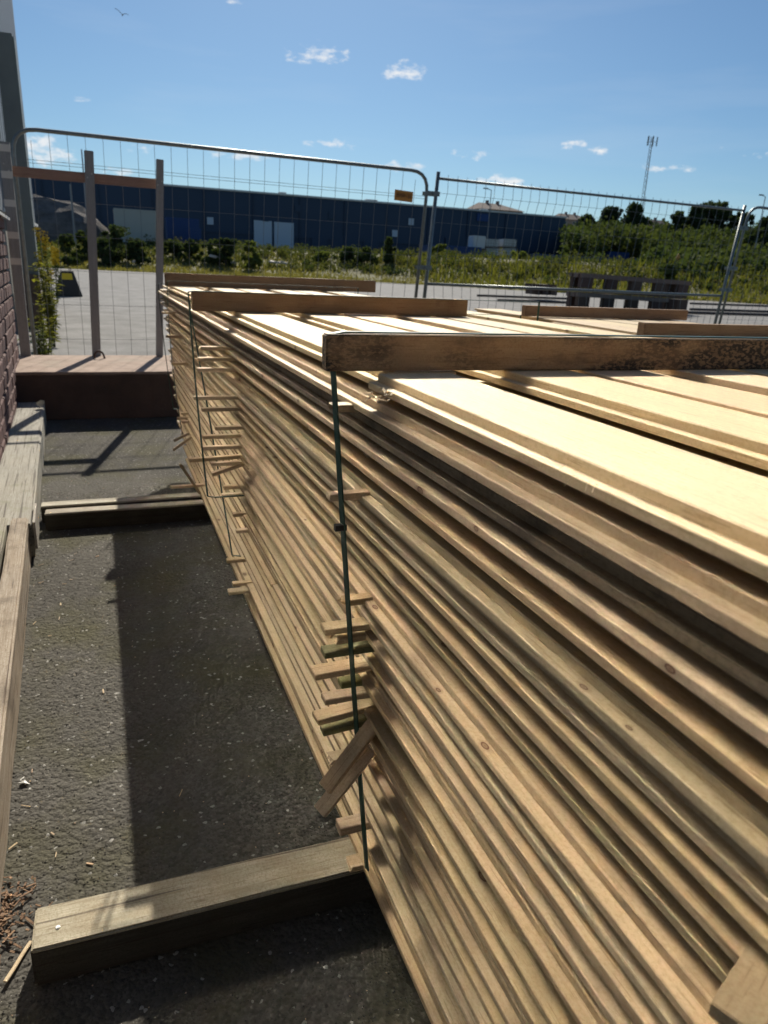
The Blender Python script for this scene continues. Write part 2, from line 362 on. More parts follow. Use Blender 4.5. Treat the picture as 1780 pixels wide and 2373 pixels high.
def bevel_box(dx, dy, dz, b=.004, seg=(1, 1, 1), wob=0., name='piece', m=None, seed=0):
    """box centred in x,y with its bottom at z=0, edges bevelled, faces slightly uneven"""
    bm = bmesh.new(); bmesh.ops.create_cube(bm, size=1.0)
    for v in bm.verts: v.co = Vector((v.co.x * dx, v.co.y * dy, (v.co.z + .5) * dz))
    bmesh.ops.bevel(bm, geom=list(bm.edges), offset=b, segments=2, affect='EDGES')
    for ax, n in enumerate(seg):
        L = (dx, dy, dz)[ax]
        for i in range(1, n):
            co = Vector((0, 0, 0)); co[ax] = (-L / 2 + L * i / n) if ax < 2 else L * i / n
            no = Vector((0, 0, 0)); no[ax] = 1
            bmesh.ops.bisect_plane(bm, geom=bm.verts[:] + bm.edges[:] + bm.faces[:], plane_co=co, plane_no=no)
    if wob:
        for v in bm.verts:
            n = noise.noise_vector(Vector(v.co) * 2.3 + Vector((seed * 3.1, seed, 0))); n2 = noise.noise_vector(Vector(v.co) * 19 + Vector((seed, 0, seed)))
            v.co += n * wob + n2 * wob * .35
    me = bpy.data.meshes.new(name); bm.to_mesh(me); bm.free()
    if m: me.materials.append(m)
    return me

# ------------------------------------------------------------------ ground
def terrain_z(x, y):
    if x < 30: ye = 87.8 - (x + 4) * .185
    elif x < 56: ye = 81.5 - (x - 30) * 1.2
    else: ye = 50.3 - (x - 56) * .55
    ye = max(ye, 34); d = (y - ye) / 30.
    d = max(0., min(1., d)); z = 3.5 * d * d * (3 - 2 * d)
    if x > 60 and y > 70: z += 3.0 * min(1, (x - 60) / 50) * min(1, (y - 70) / 60)
    return z, ye
def sheet(name, xs, ys, zf, m):
    vs = [(x, y, zf(x, y)) for y in ys for x in xs]; n = len(xs)
    fs = [(j * n + i, j * n + i + 1, (j + 1) * n + i + 1, (j + 1) * n + i) for j in range(len(ys) - 1) for i in range(n - 1)]
    me = bpy.data.meshes.new(name); me.from_pydata(vs, [], fs); me.materials.append(m); me.polygons.foreach_set('use_smooth', [True] * len(fs))
    return tag(link(name, me), kind='structure')
xs = [-2000, -800, -300, -120] + list(range(-60, 200, 4)) + [260, 400, 800, 2000]
ys = [-60, -20, 0, 20, 30] + list(np.arange(34, 160, 2.0)) + [200, 300, 600, 1200, 2500]
sheet('ground', xs, ys, lambda x, y: terrain_z(x, y)[0] - .03 + (.12 * noise.noise(Vector((x * .2, y * .2, 0))) if terrain_z(x, y)[0] > .1 else 0), M_SOIL)
# road: pale asphalt up to the grassy edge
mb = MB(); ex = [-300, -60, -30, -15, -4, 5, 15, 30, 38, 47, 56, 70, 86]; 
tv = [(x, 8.9, -.006) for x in ex] + [(x, terrain_z(x, 0)[1] + 1.2 * noise.noise(Vector((x * .3, 3, 0))), -.006) for x in ex]
n = len(ex); mb.add(tv, [(i, i + 1, n + i + 1, n + i) for i in range(n - 1)])
tag(mb.build('road', M_ROAD), kind='structure')
mb = MB(); mb.add([(-30, -30, 0), (40, -30, 0), (40, 8.9, 0), (-30, 8.9, 0)], [(0, 1, 2, 3)])
tag(mb.build('yard_ground', M_YARD), kind='structure')

# ------------------------------------------------------------------ brick building on the left
WA = math.atan(.045)
bld = tag(empty('brick_building', (-.86, 8.4, 0), WA), 'brick building with grey sheet metal above, along the left edge', 'building')
# local frame: wall face at x=0, wall runs towards -y
H0 = 1.83
MB().box((-4, -13.5, -.3), (-.018, 0, H0)).build('brick_wall', M_MORTAR, bld)
bm_b = [bevel_box(.03, .245, .098, .005, name='brick', m=M_BRICK, wob=.004, seed=i) for i in range(4)]
nb = 0
for r in range(15):
    for c in range(13):
        y = -.125 - c * .262 - (.131 if r % 2 else 0)
        link('brick', bm_b[(r * 5 + c) % 4], bld, (-.008 + R(-.004, .004), y, .012 + r * .1205)); nb += 1
H1 = 2.42                                 # painted sheet below, polished panels above
for nm_, za, zb_, m_ in (('metal_cladding', H0 + .03, H1, M_CLADM), ('polished_panels', H1 + .002, 8.5, M_CLAD)):
    mb = MB(); y = .03
    while y > -13.5:
        mb.box((-.05, y - .17, za), (.02, y, zb_)); mb.box((-.05, y - .2, za), (-.005, y - .17, zb_)); y -= .2
    mb.build(nm_, m_, bld)
mb = MB(); mb.add([(-.06, -13.5, H0 + .028), (.06, -13.5, H0 - .02), (.06, .04, H0 - .02), (-.06, .04, H0 + .028), (-.06, -13.5, H0), (.06, -13.5, H0 - .045), (.06, .04, H0 - .045), (-.06, .04, H0)],
                  [(0, 1, 2, 3), (7, 6, 5, 4), (1, 5, 6, 2), (0, 3, 7, 4), (3, 2, 6, 7), (1, 0, 4, 5)])
mb.build('drip_sill', M_TRIM, bld)
mb = MB()
for k in range(28): mb.box((.021, -10.2 + k * .16, .12), (.045, -10.2 + k * .16 + .13, H0 - .06))
mb.box((-.017, -10.3, .08), (.02, -5.7, H0 - .06))
mb.build('bounce_panel', M_CLADM, bld)  # unseen ribbed panel added to bounce sunlight onto the bundle
MB().box((-3.9, -13.4, 8.5), (.1, .06, 8.62)).build('roof_edge', M_TRIM, bld)

wing = tag(empty('sky_screen_shed', (0, -4.2, 0)), 'unseen dark shed added behind the camera to block sky light', 'building')  # added out of view to keep sky light off the camera-facing sides
mb = MB(); x = -.4
while x < 9: mb.box((x, -5, 0), (x + .17, 0, 6.5)); mb.box((x + .17, -5, 0), (x + .2, -.03, 6.5)); x += .2
mb.build('ribbed_wall', M_SKYSCREEN, wing)
MB().box((-.5, -5.1, 6.5), (9.1, .12, 6.65)).build('roof_edge', M_SKYSCREEN, wing)

hall = tag(empty('metal_hall', (-1.64, 24, 0)), 'pale ribbed metal hall further back behind the grey column', 'building')
mb = MB(); y = 0.
while y > -11: mb.box((-7, y - .26, 2.23), (0, y, 14)); mb.box((-7, y - .4, 2.23), (-.05, y - .26, 14)); y -= .4
mb.build('ribbed_wall', M_HALL, hall)
MB().box((-6.9, -11, -.2), (-.05, -.03, 2.23)).build('concrete_base', M_PLINTHG, hall)
MB().box((-7.1, -11.3, 2.19), (.06, .06, 2.26)).build('sill_flashing', M_TRIM, hall)
MB().box((-7.1, -11.3, 14), (.06, .06, 14.2)).build('roof_edge', M_TRIM, hall)
colm = tag(empty('steel_column', (-1.36, 17.15, 0)), 'tall grey steel column beside the brick wall', 'column')
mb = MB(); mb.box((-.17, -.15, 1.05), (.13, .15, 5.34)); mb.box((.13, -.12, 1.05), (.16, .18, 5.3)); mb.build('shaft', M_COL, colm)
link('concrete_foot', bevel_box(.36, .4, 1.07, .02, (2, 2, 4), .025, 'concrete_foot', M_PLINTH, 3), colm, (-.02, 0, 0))

# ------------------------------------------------------------------ fence-foot block, posts, rail
blk = tag(empty('concrete_block', (0, 0, 0)), 'long reddish concrete block with a lifting loop under the wooden posts', 'concrete block')
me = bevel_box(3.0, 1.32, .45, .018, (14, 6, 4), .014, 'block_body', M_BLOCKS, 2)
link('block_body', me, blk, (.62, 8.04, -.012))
link('sunlit_top', bevel_box(2.992, 1.312, .03, .008, (14, 6, 1), .006, 'sunlit_top', M_BLOCK, 2), blk, (.62, 8.04, .42))  # sunlit top put into a paler slab; body colour carries the shaded sides
lp = at(228, 832, 8.3); mb = MB(); px = -.11
pts = [(lp.x - .055 + .02, 8.42, .44)] + [(lp.x - .05 * math.cos(a) + .01, 8.42 - .06 * math.sin(a) * .4, .455 + .075 * math.sin(a)) for a in np.linspace(.2, math.pi - .2, 9)] + [(lp.x + .065, 8.42, .44)]
mb.tube(pts, .011, 8); mb.build('lifting_loop', M_STEEL, blk, smooth=True)

frm = tag(empty('post_frame', (0, 8.66, .45)), 'three grey wooden posts with a reddish rail in front of the mesh', 'wooden frame')
def post(p0, p1, w, d, name='post'):
    p0, p1 = Vector(p0), Vector(p1); o = link(name, bevel_box(w, d, (p1 - p0).length, .004, (1, 1, 6), .002, 'post', M_POST, p0.x), frm)
    q = (p1 - p0).to_track_quat('Z', 'Y'); o.rotation_euler = (p1 - p0).normalized().rotation_difference(Vector((0, 0, 1))).inverted().to_euler(); o.location = p0 - Vector((0, 8.66, .45)); return o
pl = post((-.815, 8.62, .452), (-.795, 8.62, 2.51), .10, .05)
pm = post((-.112, 8.66, .452), (-.027, 8.66, 2.505), .09, .045)
prr = post((.55, 8.6, .452), (.663, 8.6, 2.478), .075, .045)
for k, z in enumerate((1.97, 1.73, 1.47, 1.17, .92)):
    MB().box((-.052, -.027, z), (.052, -.0245, z + .065)).build('tape', M_TAPE, pl)
for o_, zs_ in ((pl, (1.86, 1.80)), (pm, (1.80, 1.84)), (prr, (1.78, 1.82))):
    for z_, x_ in zip(zs_, (-.02, .02)): MB().tube([(x_, -.022, z_), (x_, -.029, z_)], .006, 8).build('screw', M_SCREW, o_)
ra, rb = at(28, 396, 8.71), at(368, 426, 8.71); L = (rb - ra).length
ro = link('rail', bevel_box(L, .04, .095, .003, (6, 1, 1), .002, 'rail', M_RAIL), frm, (ra + rb) / 2 - Vector((0, 8.66, .45)) - Vector((0, 0, .05)))
ro.rotation_euler = (0, math.atan2(ra.z - rb.z, rb.x - ra.x), 0)

# ------------------------------------------------------------------ mesh fence panels
def round_path(pts, r, n=6):
    out = [Vector(pts[0])]
    for i in range(1, len(pts) - 1):
        p = Vector(pts[i]); a = (Vector(pts[i - 1]) - p).normalized(); b = (Vector(pts[i + 1]) - p).normalized()
        for t in np.linspace(0, 1, n):
            A = p + a * r; B = p + b * r
            out.append(A * (1 - t) ** 2 + p * 2 * t * (1 - t) + B * t * t)
    out.append(Vector(pts[-1])); return out
def fence(name, bl, br, tl, tr, label, rounded, dv, hs, midrail=None, ext=0., clampside=None, wav=0.):
    o = tag(empty(name, bl), label, 'fence panel', 'mesh fence panels behind the timber'); bl, br, tl, tr = map(Vector, (bl, br, tl, tr)); o0 = bl.copy()
    P = lambda u, v: (bl.lerp(br, u)).lerp(tl.lerp(tr, u), v) - o0
    if rounded:
        MB().tube(round_path([P(0, 0), P(0, 1), P(1, 1), P(1, 0)], .24), .021, 10).build('tube_frame', M_GALV, o, smooth=True)
        MB().tube([P(0, .04), P(1, .04)], .016, 8).build('bottom_tube', M_GALV, o, smooth=True)
    else:
        MB().tube([P(0, 0), P(0, 1.03)], .024, 10).build('post_tube', M_GALV, o, smooth=True)
        MB().tube([P(1, 0), P(1, 1.03)], .024, 10).build('post_tube', M_GALV, o, smooth=True)
        MB().tube([P(0, 1), P(1, 1)], .017, 8).build('top_tube', M_GALV, o, smooth=True)
    if midrail: MB().tube([P(0, midrail), P(1, midrail)], .019, 8).build('middle_tube', M_GALV, o, smooth=True)
    nv = int((br - bl).length / dv); mb = MB(); h = (tl - bl).length
    for i in range(1, nv):
        u = i / nv; ph = R(-.3, .3)
        vs = np.linspace(.02, 1 + ext / h - (.004 if rounded else 0), 14 if wav else 2)
        if rounded and (u < .05 or u > .95): vs = [.02, .96]
        mb.tube([P(u, v) + Vector((wav * math.sin(v * 7 + ph) + (wav * .7 * math.sin((v * h % .33) / .33 * 6.28) if wav else 0), -.004, 0)) for v in vs], .0028, 4, False)
    for z in hs: mb.tube([P(0, z / h), P(1, z / h)], .0026, 4, False)
    tag(mb.build('mesh_wires', M_WIRE, o), kind='stuff')
    return o, P
f1, P1 = fence('fence_panel', (-.745, 8.9, .10), (3.79, 9.05, .10), (-.745, 8.9, 2.683), (3.93, 9.05, 2.67), 'fence panel with rounded corners and orange plate behind the posts', True, .168, [.5, .87, 1.23, 1.585, 1.925, 2.27, 2.30])
f2, P2 = fence('fence_panel', (3.93, 9.1, .10), (9.15, 9.3, .10), (4.08, 9.1, 2.615), (9.38, 9.3, 2.60), 'wide square-cornered fence panel on the right with a middle tube', False, .134, [.4, .75, 1.6, 2.0, 2.35], midrail=.492, ext=.05, wav=.018)
f3, P3 = fence('fence_panel', (9.30, 9.36, .10), (13.2, 9.6, .10), (9.55, 9.36, 2.68), (13.4, 9.6, 2.62), 'fence panel cut off by the right edge of the photo', True, .16, [.5, .87, 1.23, 1.585, 1.925, 2.27])
for (fo, P, u, zs, off) in ((f1, P1, 1.0, (.905, .56), .10), (f2, P2, 1.0, (.90, .66, .53), .08)):
    for v in zs:
        c = P(u, v); mb = MB(); mb.box((c.x - .03, c.y - .03, c.z - .028), (c.x + off + .07, c.y - .024, c.z + .028)); mb.box((c.x - .03, c.y + .06, c.z - .025), (c.x + off + .07, c.y + .066, c.z + .025))
        mb.tube([(c.x + off / 2 + .02, c.y - .05, c.z), (c.x + off / 2 + .02, c.y + .08, c.z)], .009, 6)
        cl = mb.build('clamp', M_GALV, fo)
# orange plate with illegible dark lettering strokes
s0, s1 = at(914, 442, 8.97), at(958, 464, 8.97); cx, cz = (s0.x + s1.x) / 2, (s0.z + s1.z) / 2
pl_ = link('name_plate', bevel_box(.245, .006, .122, .002, name='name_plate', m=M_ORANGE), f1, Vector((cx, 8.985, cz - .065)) - f1.location, (0, .05, 0))
mb = MB(); x = -.098
random.seed(4)
for k in range(9):                      # nine narrow capital letters, too blurred in the photograph to read
    w = .0165; z0, z1 = .04, .092
    kind = 'BDAGAFTENS'[k]
    bars = [((x, z0), (x + .004, z1))]
    if kind in 'BDGEA': bars += [((x, z1 - .005), (x + w, z1)), ((x + w - .004, z0 + .012), (x + w, z1 - .01))]
    if kind in 'BDGESA': bars += [((x, (z0 + z1) / 2 - .003), (x + w, (z0 + z1) / 2 + .003))]
    if kind in 'BDGES': bars += [((x, z0), (x + w, z0 + .005))]
    if kind in 'FT': bars += [((x, z1 - .005), (x + w, z1)), ((x, (z0 + z1) / 2), (x + w * .8, (z0 + z1) / 2 + .005))]
    if kind in 'N': bars += [((x + w - .004, z0), (x + w, z1))]
    for (a, b), (c, d) in bars: mb.box((a, -.0052, b), (c, -.0034, d))
    x += .0222
mb.build('lettering', M_DARKTXT, pl_)
random.seed(11)

# ------------------------------------------------------------------ the timber bundle
PITCH = .0459; NL = 27; TH = .0262; Z0 = .104
def face_x(z, y): return .44 + (1.3 - z) * .05 - .006 * (y - 1.2)
def board_mesh(w, L, flip, seed, nseg=14, lip=.0175, th=TH, name='board', m=M_BOARD):
    rr = random.Random(seed); a = th * .46
    prof = [(w, 0), (.0009, 0), (0, .0009), (0, a - .0012), (.0011, a), (lip, a + .0004), (lip + .0004, th - .0016), (lip + .002, th), (w - .012, th), (w - .012, th * .54), (w, th * .54)]
    if flip: prof = [(x, th - z) for x, z in reversed(prof)]
    n = len(prof); vs = []; fs = []
    ph = [rr.uniform(0, 6.28) for _ in range(4)]; am = rr.uniform(.0006, .0022); az = rr.uniform(.0003, .0014)
    for i in range(nseg + 1):
        y = -L / 2 + L * i / nseg; t = i / nseg
        ox = am * math.sin(t * 7 + ph[0]) + .5 * am * math.sin(t * 17 + ph[1]); oz = az * math.sin(t * 9 + ph[2])
        for x, z in prof: vs.append((x + ox, y, z + oz))
    for i in range(nseg):
        for k in range(n):
            fs.append((i * n + k, i * n + (k + 1) % n, (i + 1) * n + (k + 1) % n, (i + 1) * n + k))
    fs.append(tuple(reversed(range(n)))); fs.append(tuple(nseg * n + k for k in range(n)))
    me = bpy.data.meshes.new(name); me.from_pydata(vs, [], fs); me.materials.append(m); me.update(); 
    bmm = bmesh.new(); bmm.from_mesh(me); bmesh.ops.recalc_face_normals(bmm, faces=bmm.faces); bmm.to_mesh(me); bmm.free(); return me
bun = tag(empty('timber_bundle', (1.0, 2.5, .1)), 'tall strapped bundle of pale spruce boards filling the right foreground', 'timber stack')
BO = Vector((1.0, 2.5, .1)); BL = 6.9
def yend(z):
    z = max(z, .1)
    for (a, ya), (b, yb) in (((.1, 5.05), (.36, 5.5)), ((.36, 5.5), (.7, 5.72)), ((.7, 5.72), (1.4, 5.95))):
        if z <= b: return ya + (yb - ya) * (z - a) / (b - a)
    return 5.95
variants = {(f, k): board_mesh(.172, BL, f, 100 + k * 2 + f) for f in (0, 1) for k in range(5)}
grey_me = board_mesh(.172, BL, 0, 55, m=M_GREYB); 
flips = [0, 0, 0, 1, 1, 0, 0, 1, 1, 1, 0, 0, 1, 0, 0, 1, 1, 0, 1, 0, 0, 1, 0, 1, 1, 0, 0]      # from the top layer down
jit = [.006, -.017, -.006, -.010, -.006, -.010, .002, .0, -.006, .012, -.002, .004, -.006, .003, -.008, .008, -.004, .0, .006, -.006, .004, -.006, .0, .008, -.004, -.008, .002]
rb_ = random.Random(21)
def place_board(me, x, y0, z, rz=0., ry=0.):
    return link('board', me, bun, Vector((x, y0, z)) - BO, (0, ry, rz))
for i in range(NL):
    li = NL - 1 - i; z = Z0 + li * PITCH; f = flips[i]
    ye = yend(z) + rb_.uniform(-.07, .07)
    x = face_x(z, 2.5) + jit[i] * 1.35; me = grey_me if i == 2 else variants[(f, rb_.randrange(5))]
    sk = .006 + rb_.uniform(-.0012, .0012)
    if i == 0:                                            # top layer: boards with gaps between them, the outer one in two lengths
        half = board_mesh(.172, 4.6, 0, 7, 9); half2 = board_mesh(.172, 2.25, 0, 8, 5)
        place_board(half, x + .003, 1.19 + .012 - 2.3, z, .006); place_board(half, face_x(z, 3.5) + .008, 1.22 + 2.3 , z, .006)
    elif i in (5, 8, 12, 15, 19, 23):                     # two boards butted end to end
        cut = rb_.uniform(.1, 2.9); la, lb_ = ye - cut, cut + .95
        place_board(board_mesh(.172, la, f, 400 + i, 9), x, ye - la / 2, z, sk); place_board(board_mesh(.172, lb_, f, 430 + i, 9), x + rb_.uniform(-.005, .005) + .006 * (la + lb_) / 2, cut - .004 - lb_ / 2, z + .0006, sk)
    else:
        place_board(me, x, ye - BL / 2, z, sk)
    row = [.693, .868, 1.10, 1.275, 1.52] if i == 0 else [x + .205 + k * .215 + rb_.uniform(-.02, .02) for k in range(5)]
    for xb in row:
        place_board(variants[(0 if i == 0 else rb_.randrange(2), rb_.randrange(5))], xb, yend(z) + rb_.uniform(-.1, .1) - BL / 2, z + rb_.uniform(0, .001), .006)
# laths between the layers, a few of them pushed out towards the camera side
def lath_me(L, w, t, m, seed, broken=False):
    me = bevel_box(L, w, t, .0012, (4, 1, 1), .0006, 'lath', m, seed)
    if broken:
        for v in me.vertices:
            if v.co.x < -L / 2 + .004: v.co.x += R(0, .022)
    return me
def lath(px, py, y, dz=0., w=.028, t=.0135, rz=0., ry=0., m=M_LATH, L=.30, broken=False, dx=0.):
    p = at(px, py, y); me = lath_me(L, w, t, m, px, broken)
    T = Matrix.Rotation(rz, 4, 'Z') @ Matrix.Rotation(ry, 4, 'Y')
    c = T @ Vector((L / 2, 0, 0))
    o = link('lath', me, bun, p + c - Vector((0, 0, t / 2)) - BO); o.rotation_euler = T.to_euler(); return o
Y1 = 1.27
for a in [(764, 944, dict(broken=True, w=.035)), (760, 1150, {}), (783, 1395, dict(broken=True)), (748, 1458, dict(w=.036, m=M_LATH)), (766, 1482, dict(broken=True, w=.03)),
          (748, 1512, dict(m=M_GREEN, w=.034)), (724, 1560, dict(w=.042, rz=.04)), (787, 1583, dict(m=M_GREEN)), (749, 1620, dict(rz=.02, w=.034)), (731, 1665, dict(ry=-.05, w=.04, rz=.08)),
          (746, 1692, dict(m=M_GREEN, ry=-.06, w=.03)), (757, 1760, dict(broken=True, w=.034)), (783, 1918, dict(w=.036, t=.022)), (803, 2004, dict(broken=True, w=.04, L=.2))]:
    lath(a[0], a[1], Y1, **a[2])
# two broken laths hanging aslant by the strap
for (px, py, ry) in ((756, 1828, -.85), (744, 1882, -.80)):
    p = at(px, py, 1.20); L = .17; me = bevel_box(L, .034, .012, .0015, (4, 1, 1), .0008, 'lath', M_LATH, px)
    o = link('lath', me, bun); o.rotation_euler = (.35, ry, .15); o.location = p + o.rotation_euler.to_matrix() @ Vector((L / 2, 0, 0)) - BO
Y2 = 2.78
def c8(u, v): return 330 + u * .3615, 600 + v * .3615
for (u, v, k) in [(370, 572, {}), (355, 642, {}), (352, 710, {}), (330, 892, {}), (380, 965, {}), (465, 1085, {}), (385, 1142, {}), (385, 1212, {}), (300, 1290, dict(L=.5, ry=-.03)), (440, 1315, {}),
                  (450, 1380, dict(ry=-.3)), (510, 1515, {}), (540, 1935, {}), (578, 2085, {}), (550, 2135, dict(w=.04)), (520, 1465, {}), (580, 1640, {}), (600, 1745, {})]:
    lath(*c8(u, v), Y2, **k)
Y3 = 4.75
for (u, v, k) in [(125, 345, {}), (150, 497, {}), (185, 672, {}), (222, 1022, {}), (248, 990, {}), (205, 1165, dict(ry=-.45)), (200, 1225, dict(ry=-.6)), (255, 1045, {})]:
    lath(*c8(u, v), Y3, **k)
p = at(*c8(315, 1385), 4.4); me = bevel_box(.22, .03, .014, .001, name='lath', m=M_LATH)
link('lath', me, bun, at(*c8(300, 1415), 4.2) - BO, (0, 1.05, .2)); link('lath', me, bun, at(*c8(300, 1462), 4.2) - BO, (0, .05, .2))
# the lath whose end is nearest the camera, bottom right
tip = onz(1647, 2322, .972); far = onz(1740, 2174, .972); ax = (far - tip).normalized(); wx = Vector((ax.y, -ax.x, 0))
link('lath', bevel_box(.34, .055, .0145, .001, (4, 2, 1), .0005, 'lath', M_LATH), bun, tip + ax * .17 + wx * .0275 - Vector((0, 0, .0145)) - BO, (0, 0, math.atan2(ax.y, ax.x)))
# interior laths, flush with the boards
lm = bevel_box(1.15, .03, PITCH - TH - .001, .001, name='lath', m=M_LATH)
for i in range(NL - 1):
    z = Z0 + i * PITCH + TH + .0005
    for y in (1.30, 2.83, 4.85, -.35):
        link('lath', lm, bun, Vector((face_x(z, y) + .585 + rb_.uniform(.0, .05), y + rb_.uniform(-.03, .03), z)) - BO)
# straps
def ribbon(pts, w=.014, t=.0014, wd=Vector((0, 1, 0))):
    mb = MB(); pts = [Vector(p) for p in pts]; base = 0; n = len(pts)
    for i, p in enumerate(pts):
        d = (pts[min(i + 1, n - 1)] - pts[max(i - 1, 0)]).normalized(); nn = d.cross(wd).normalized()
        mb.v += [tuple(p + wd * w / 2 + nn * t), tuple(p - wd * w / 2 + nn * t), tuple(p - wd * w / 2 - nn * t), tuple(p + wd * w / 2 - nn * t)]
    for i in range(n - 1):
        for k in range(4): mb.f.append((i * 4 + k, i * 4 + (k + 1) % 4, i * 4 + 4 + (k + 1) % 4, i * 4 + 4 + k))
    mb.f += [(0, 1, 2, 3), tuple((n - 1) * 4 + k for k in (3, 2, 1, 0))]
    return mb
def strap(pix, y, top, w=.014, under=.6, right=1.75):
    cf = np.polyfit([q[1] for q in pix], [q[0] for q in pix], 2); pix = [(float(np.polyval(cf, v)), v) for v in np.linspace(pix[0][1], pix[-1][1], 14)]
    pts = [at(px, py, y) for px, py in pix]
    pre = [Vector((right, y, .12)), Vector((right, y, top)), Vector((pts[0].x + .02, y, top)), Vector((pts[0].x + .002, y, top - .003))]
    post_ = [pts[-1] + Vector((.03, 0, -.006)), pts[-1] + Vector((under, 0, -.006))]
    return ribbon([q - BO for q in pre + pts + post_], w, wd=Vector((-.30, .95, 0)).normalized()).build('strap', M_STRAP, bun)
s1_ = strap([(770, 800), (771, 860), (777, 960), (785, 1116), (800, 1235), (804, 1350), (814, 1502), (819, 1603), (827, 1682), (834.5, 1825), (839, 1913), (849, 2002), (856, 2040)], 1.235, 1.392)
cpt = at(788, 1222, 1.235); MB().box((cpt.x - .011, 1.229, cpt.z - .006), (cpt.x + .012, 1.241, cpt.z + .006)).build('clip', M_CLIP, bun, loc=-BO)
strap([(438, 676), (440, 745), (451, 889), (460, 943), (469, 1034), (475, 1088), (480, 1150)], 2.76, 1.394, .009)
strap([c8(*q) for q in ((310, 330), (320, 400), (345, 570), (380, 750), (400, 880), (440, 1050), (490, 1330), (515, 1560), (545, 1700), (575, 1900))], 2.90, 1.33, .008)
strap([c8(*q) for q in ((160, 190), (162, 260), (175, 500), (185, 600), (205, 780), (230, 950), (262, 1150))], 5.2, 1.36, .009)
strap([c8(*q) for q in ((103, 205), (110, 300), (135, 480), (150, 640), (175, 800), (200, 960))], 5.6, 1.33, .009)
# splintered end under the near batten
mb = MB(); bp = at(862, 912, 1.10)
for k in range(26):
    a = bp + Vector((R(-.01, .03), R(-.02, .02), R(-.008, .008))); mb.tube([a, a + Vector((R(-.02, .004), R(-.03, -.004), R(-.004, .006)))], [R(.0006, .002), .0003], 4)
mb.build('splinters', M_BOARD, bun, loc=-BO)['kind'] = 'stuff'
mb = MB()
for (px, py) in ((1240, 1010), (1275, 1030), (1300, 1055), (1330, 1085), (1345, 1100), (1365, 1118), (1385, 1125), (1250, 1165), (1300, 1180), (1210, 1010), (1420, 1150)):   # loose fibres on the edge
    a = onz(px, py, 1.312 if py < 1150 else 1.26); L = R(.010, .028); d = Vector((R(-.9, -.3), R(-.6, .2), R(-.3, .3))).normalized()
    mb.tube([a, a + d * L * .5 + Vector((0, 0, .003)), a + d * L + Vector((0, 0, -.004))], .00045, 4)
mb.build('loose_fibres', M_BOARD, bun, loc=-BO)['kind'] = 'stuff'

# ------------------------------------------------------------------ battens across the bundle
def batten(x0, x1, y, z, d, h, m, label, sk=0., seed=0):
    o = link('timber_batten', bevel_box(x1 - x0, d, h, .0025, (12, 1, 1), .0018, 'timber_batten', m, seed), None, ((x0 + x1) / 2, y, z), (0, 0, sk))
    return tag(o, label, 'batten', 'battens laid across the timber')
ZT = Z0 + (NL - 1) * PITCH + TH + .002
batten(.356, 1.78, 1.232, ZT, .030, .063, M_BEAM_A, 'nearest batten, brown with black mould stains, held by green strap', .0)
batten(.300, 1.42, 2.79, ZT, .045, .068, M_BEAM_B, 'middle brown batten across the big timber bundle', .025, 2)
batten(.40, 1.95, 5.35, ZT, .045, .085, M_BEAM_B, 'farthest brown batten at the back end of the big bundle', .06, 4)

# ------------------------------------------------------------------ second bundle to the right
b2 = tag(empty('timber_bundle', (2.7, 2.0, .1)), 'smaller pale bundle of boards beyond the big one, at right', 'timber stack')
Z2 = 1.255
v2 = {(f, k): board_mesh(.20, 5.4, f, 300 + k * 2 + f, 8, th=.022) for f in (0, 1) for k in range(3)}
for i in range(27):
    z = Z2 - i * .0445
    cols = range(6) if i < 3 else (0,)
    for c in cols:
        ye = (4.45, 3.45, 4.2, 3.9, 4.3, 4.0)[c] if i == 0 else 4.3 + rb_.uniform(-.1, .1)
        xx = (2.27, 2.17, 2.42, 2.63, 2.85, 3.06)[c] if i == 0 else 2.2 + c * .21 + rb_.uniform(-.03, .03)
        if i == 0 and c == 1: continue
        link('board', v2[(rb_.randrange(2), rb_.randrange(3))], b2, Vector((xx, ye - 2.7, z)) - Vector((2.7, 2.0, .1)), (0, 0, -.02))
    for y in (.2, 3.6): link('lath', bevel_box(1.1, .03, .021, .001, name='lath', m=M_LATH), b2, Vector((2.8, y, z - .0215)) - Vector((2.7, 2, .1)))
link('board', v2[(0, 1)], b2, Vector((2.12, 3.42 - 2.7, Z2 + .003)) - Vector((2.7, 2.0, .1)), (0, 0, -.05))
for y in (.2, 3.6): 
    o = link('timber_bearer', bevel_box(1.5, .1, .1, .006, (6, 1, 1), .004, 'timber_bearer', M_OLD, y), None, (2.85, y, 0)); tag(o, 'bearer under the ' + ('near' if y < 1 else 'far') + ' part of the right-hand bundle', 'bearer')
batten(2.235, 3.40, 3.68, Z2 + .025, .045, .060, M_BEAM_B, 'short dark batten on the right-hand bundle, in front of the pallets', .0, 6)
batten(2.10, 3.60, 2.53, Z2 + .025, .045, .055, M_BEAM_B, 'pale brown batten on the right-hand bundle at the right edge', .02, 8)

# ------------------------------------------------------------------ bearers on the ground
def bearer(x0, x1, y, d, h, label, sk=0., seed=0, z=0.):  # tarred body also carries the shade of the sides, worn slab the sunlit top
    o = link('timber_bearer', bevel_box(x1 - x0, d, h, .006, (16, 2, 2), .0035, 'timber_bearer', M_TARSHADE, seed), None, ((x0 + x1) / 2, y, z), (0, 0, sk)); link('worn_lit_top', bevel_box(x1 - x0 - .004, d - .004, .014, .004, (16, 3, 1), .0015, 'worn_lit_top', M_OLD, seed), o, (0, 0, h - .0105)); return tag(o, label, 'bearer')
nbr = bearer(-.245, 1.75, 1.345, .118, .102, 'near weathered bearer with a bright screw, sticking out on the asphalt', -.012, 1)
sp = onz(134, 2161, .104)
mb = MB(); mb.tube([(0, 0, -.001), (0, 0, .0025)], [.0062, .0045], 12); mb.tube([(0, 0, .002), (0, 0, .004)], [.002, .002], 6)
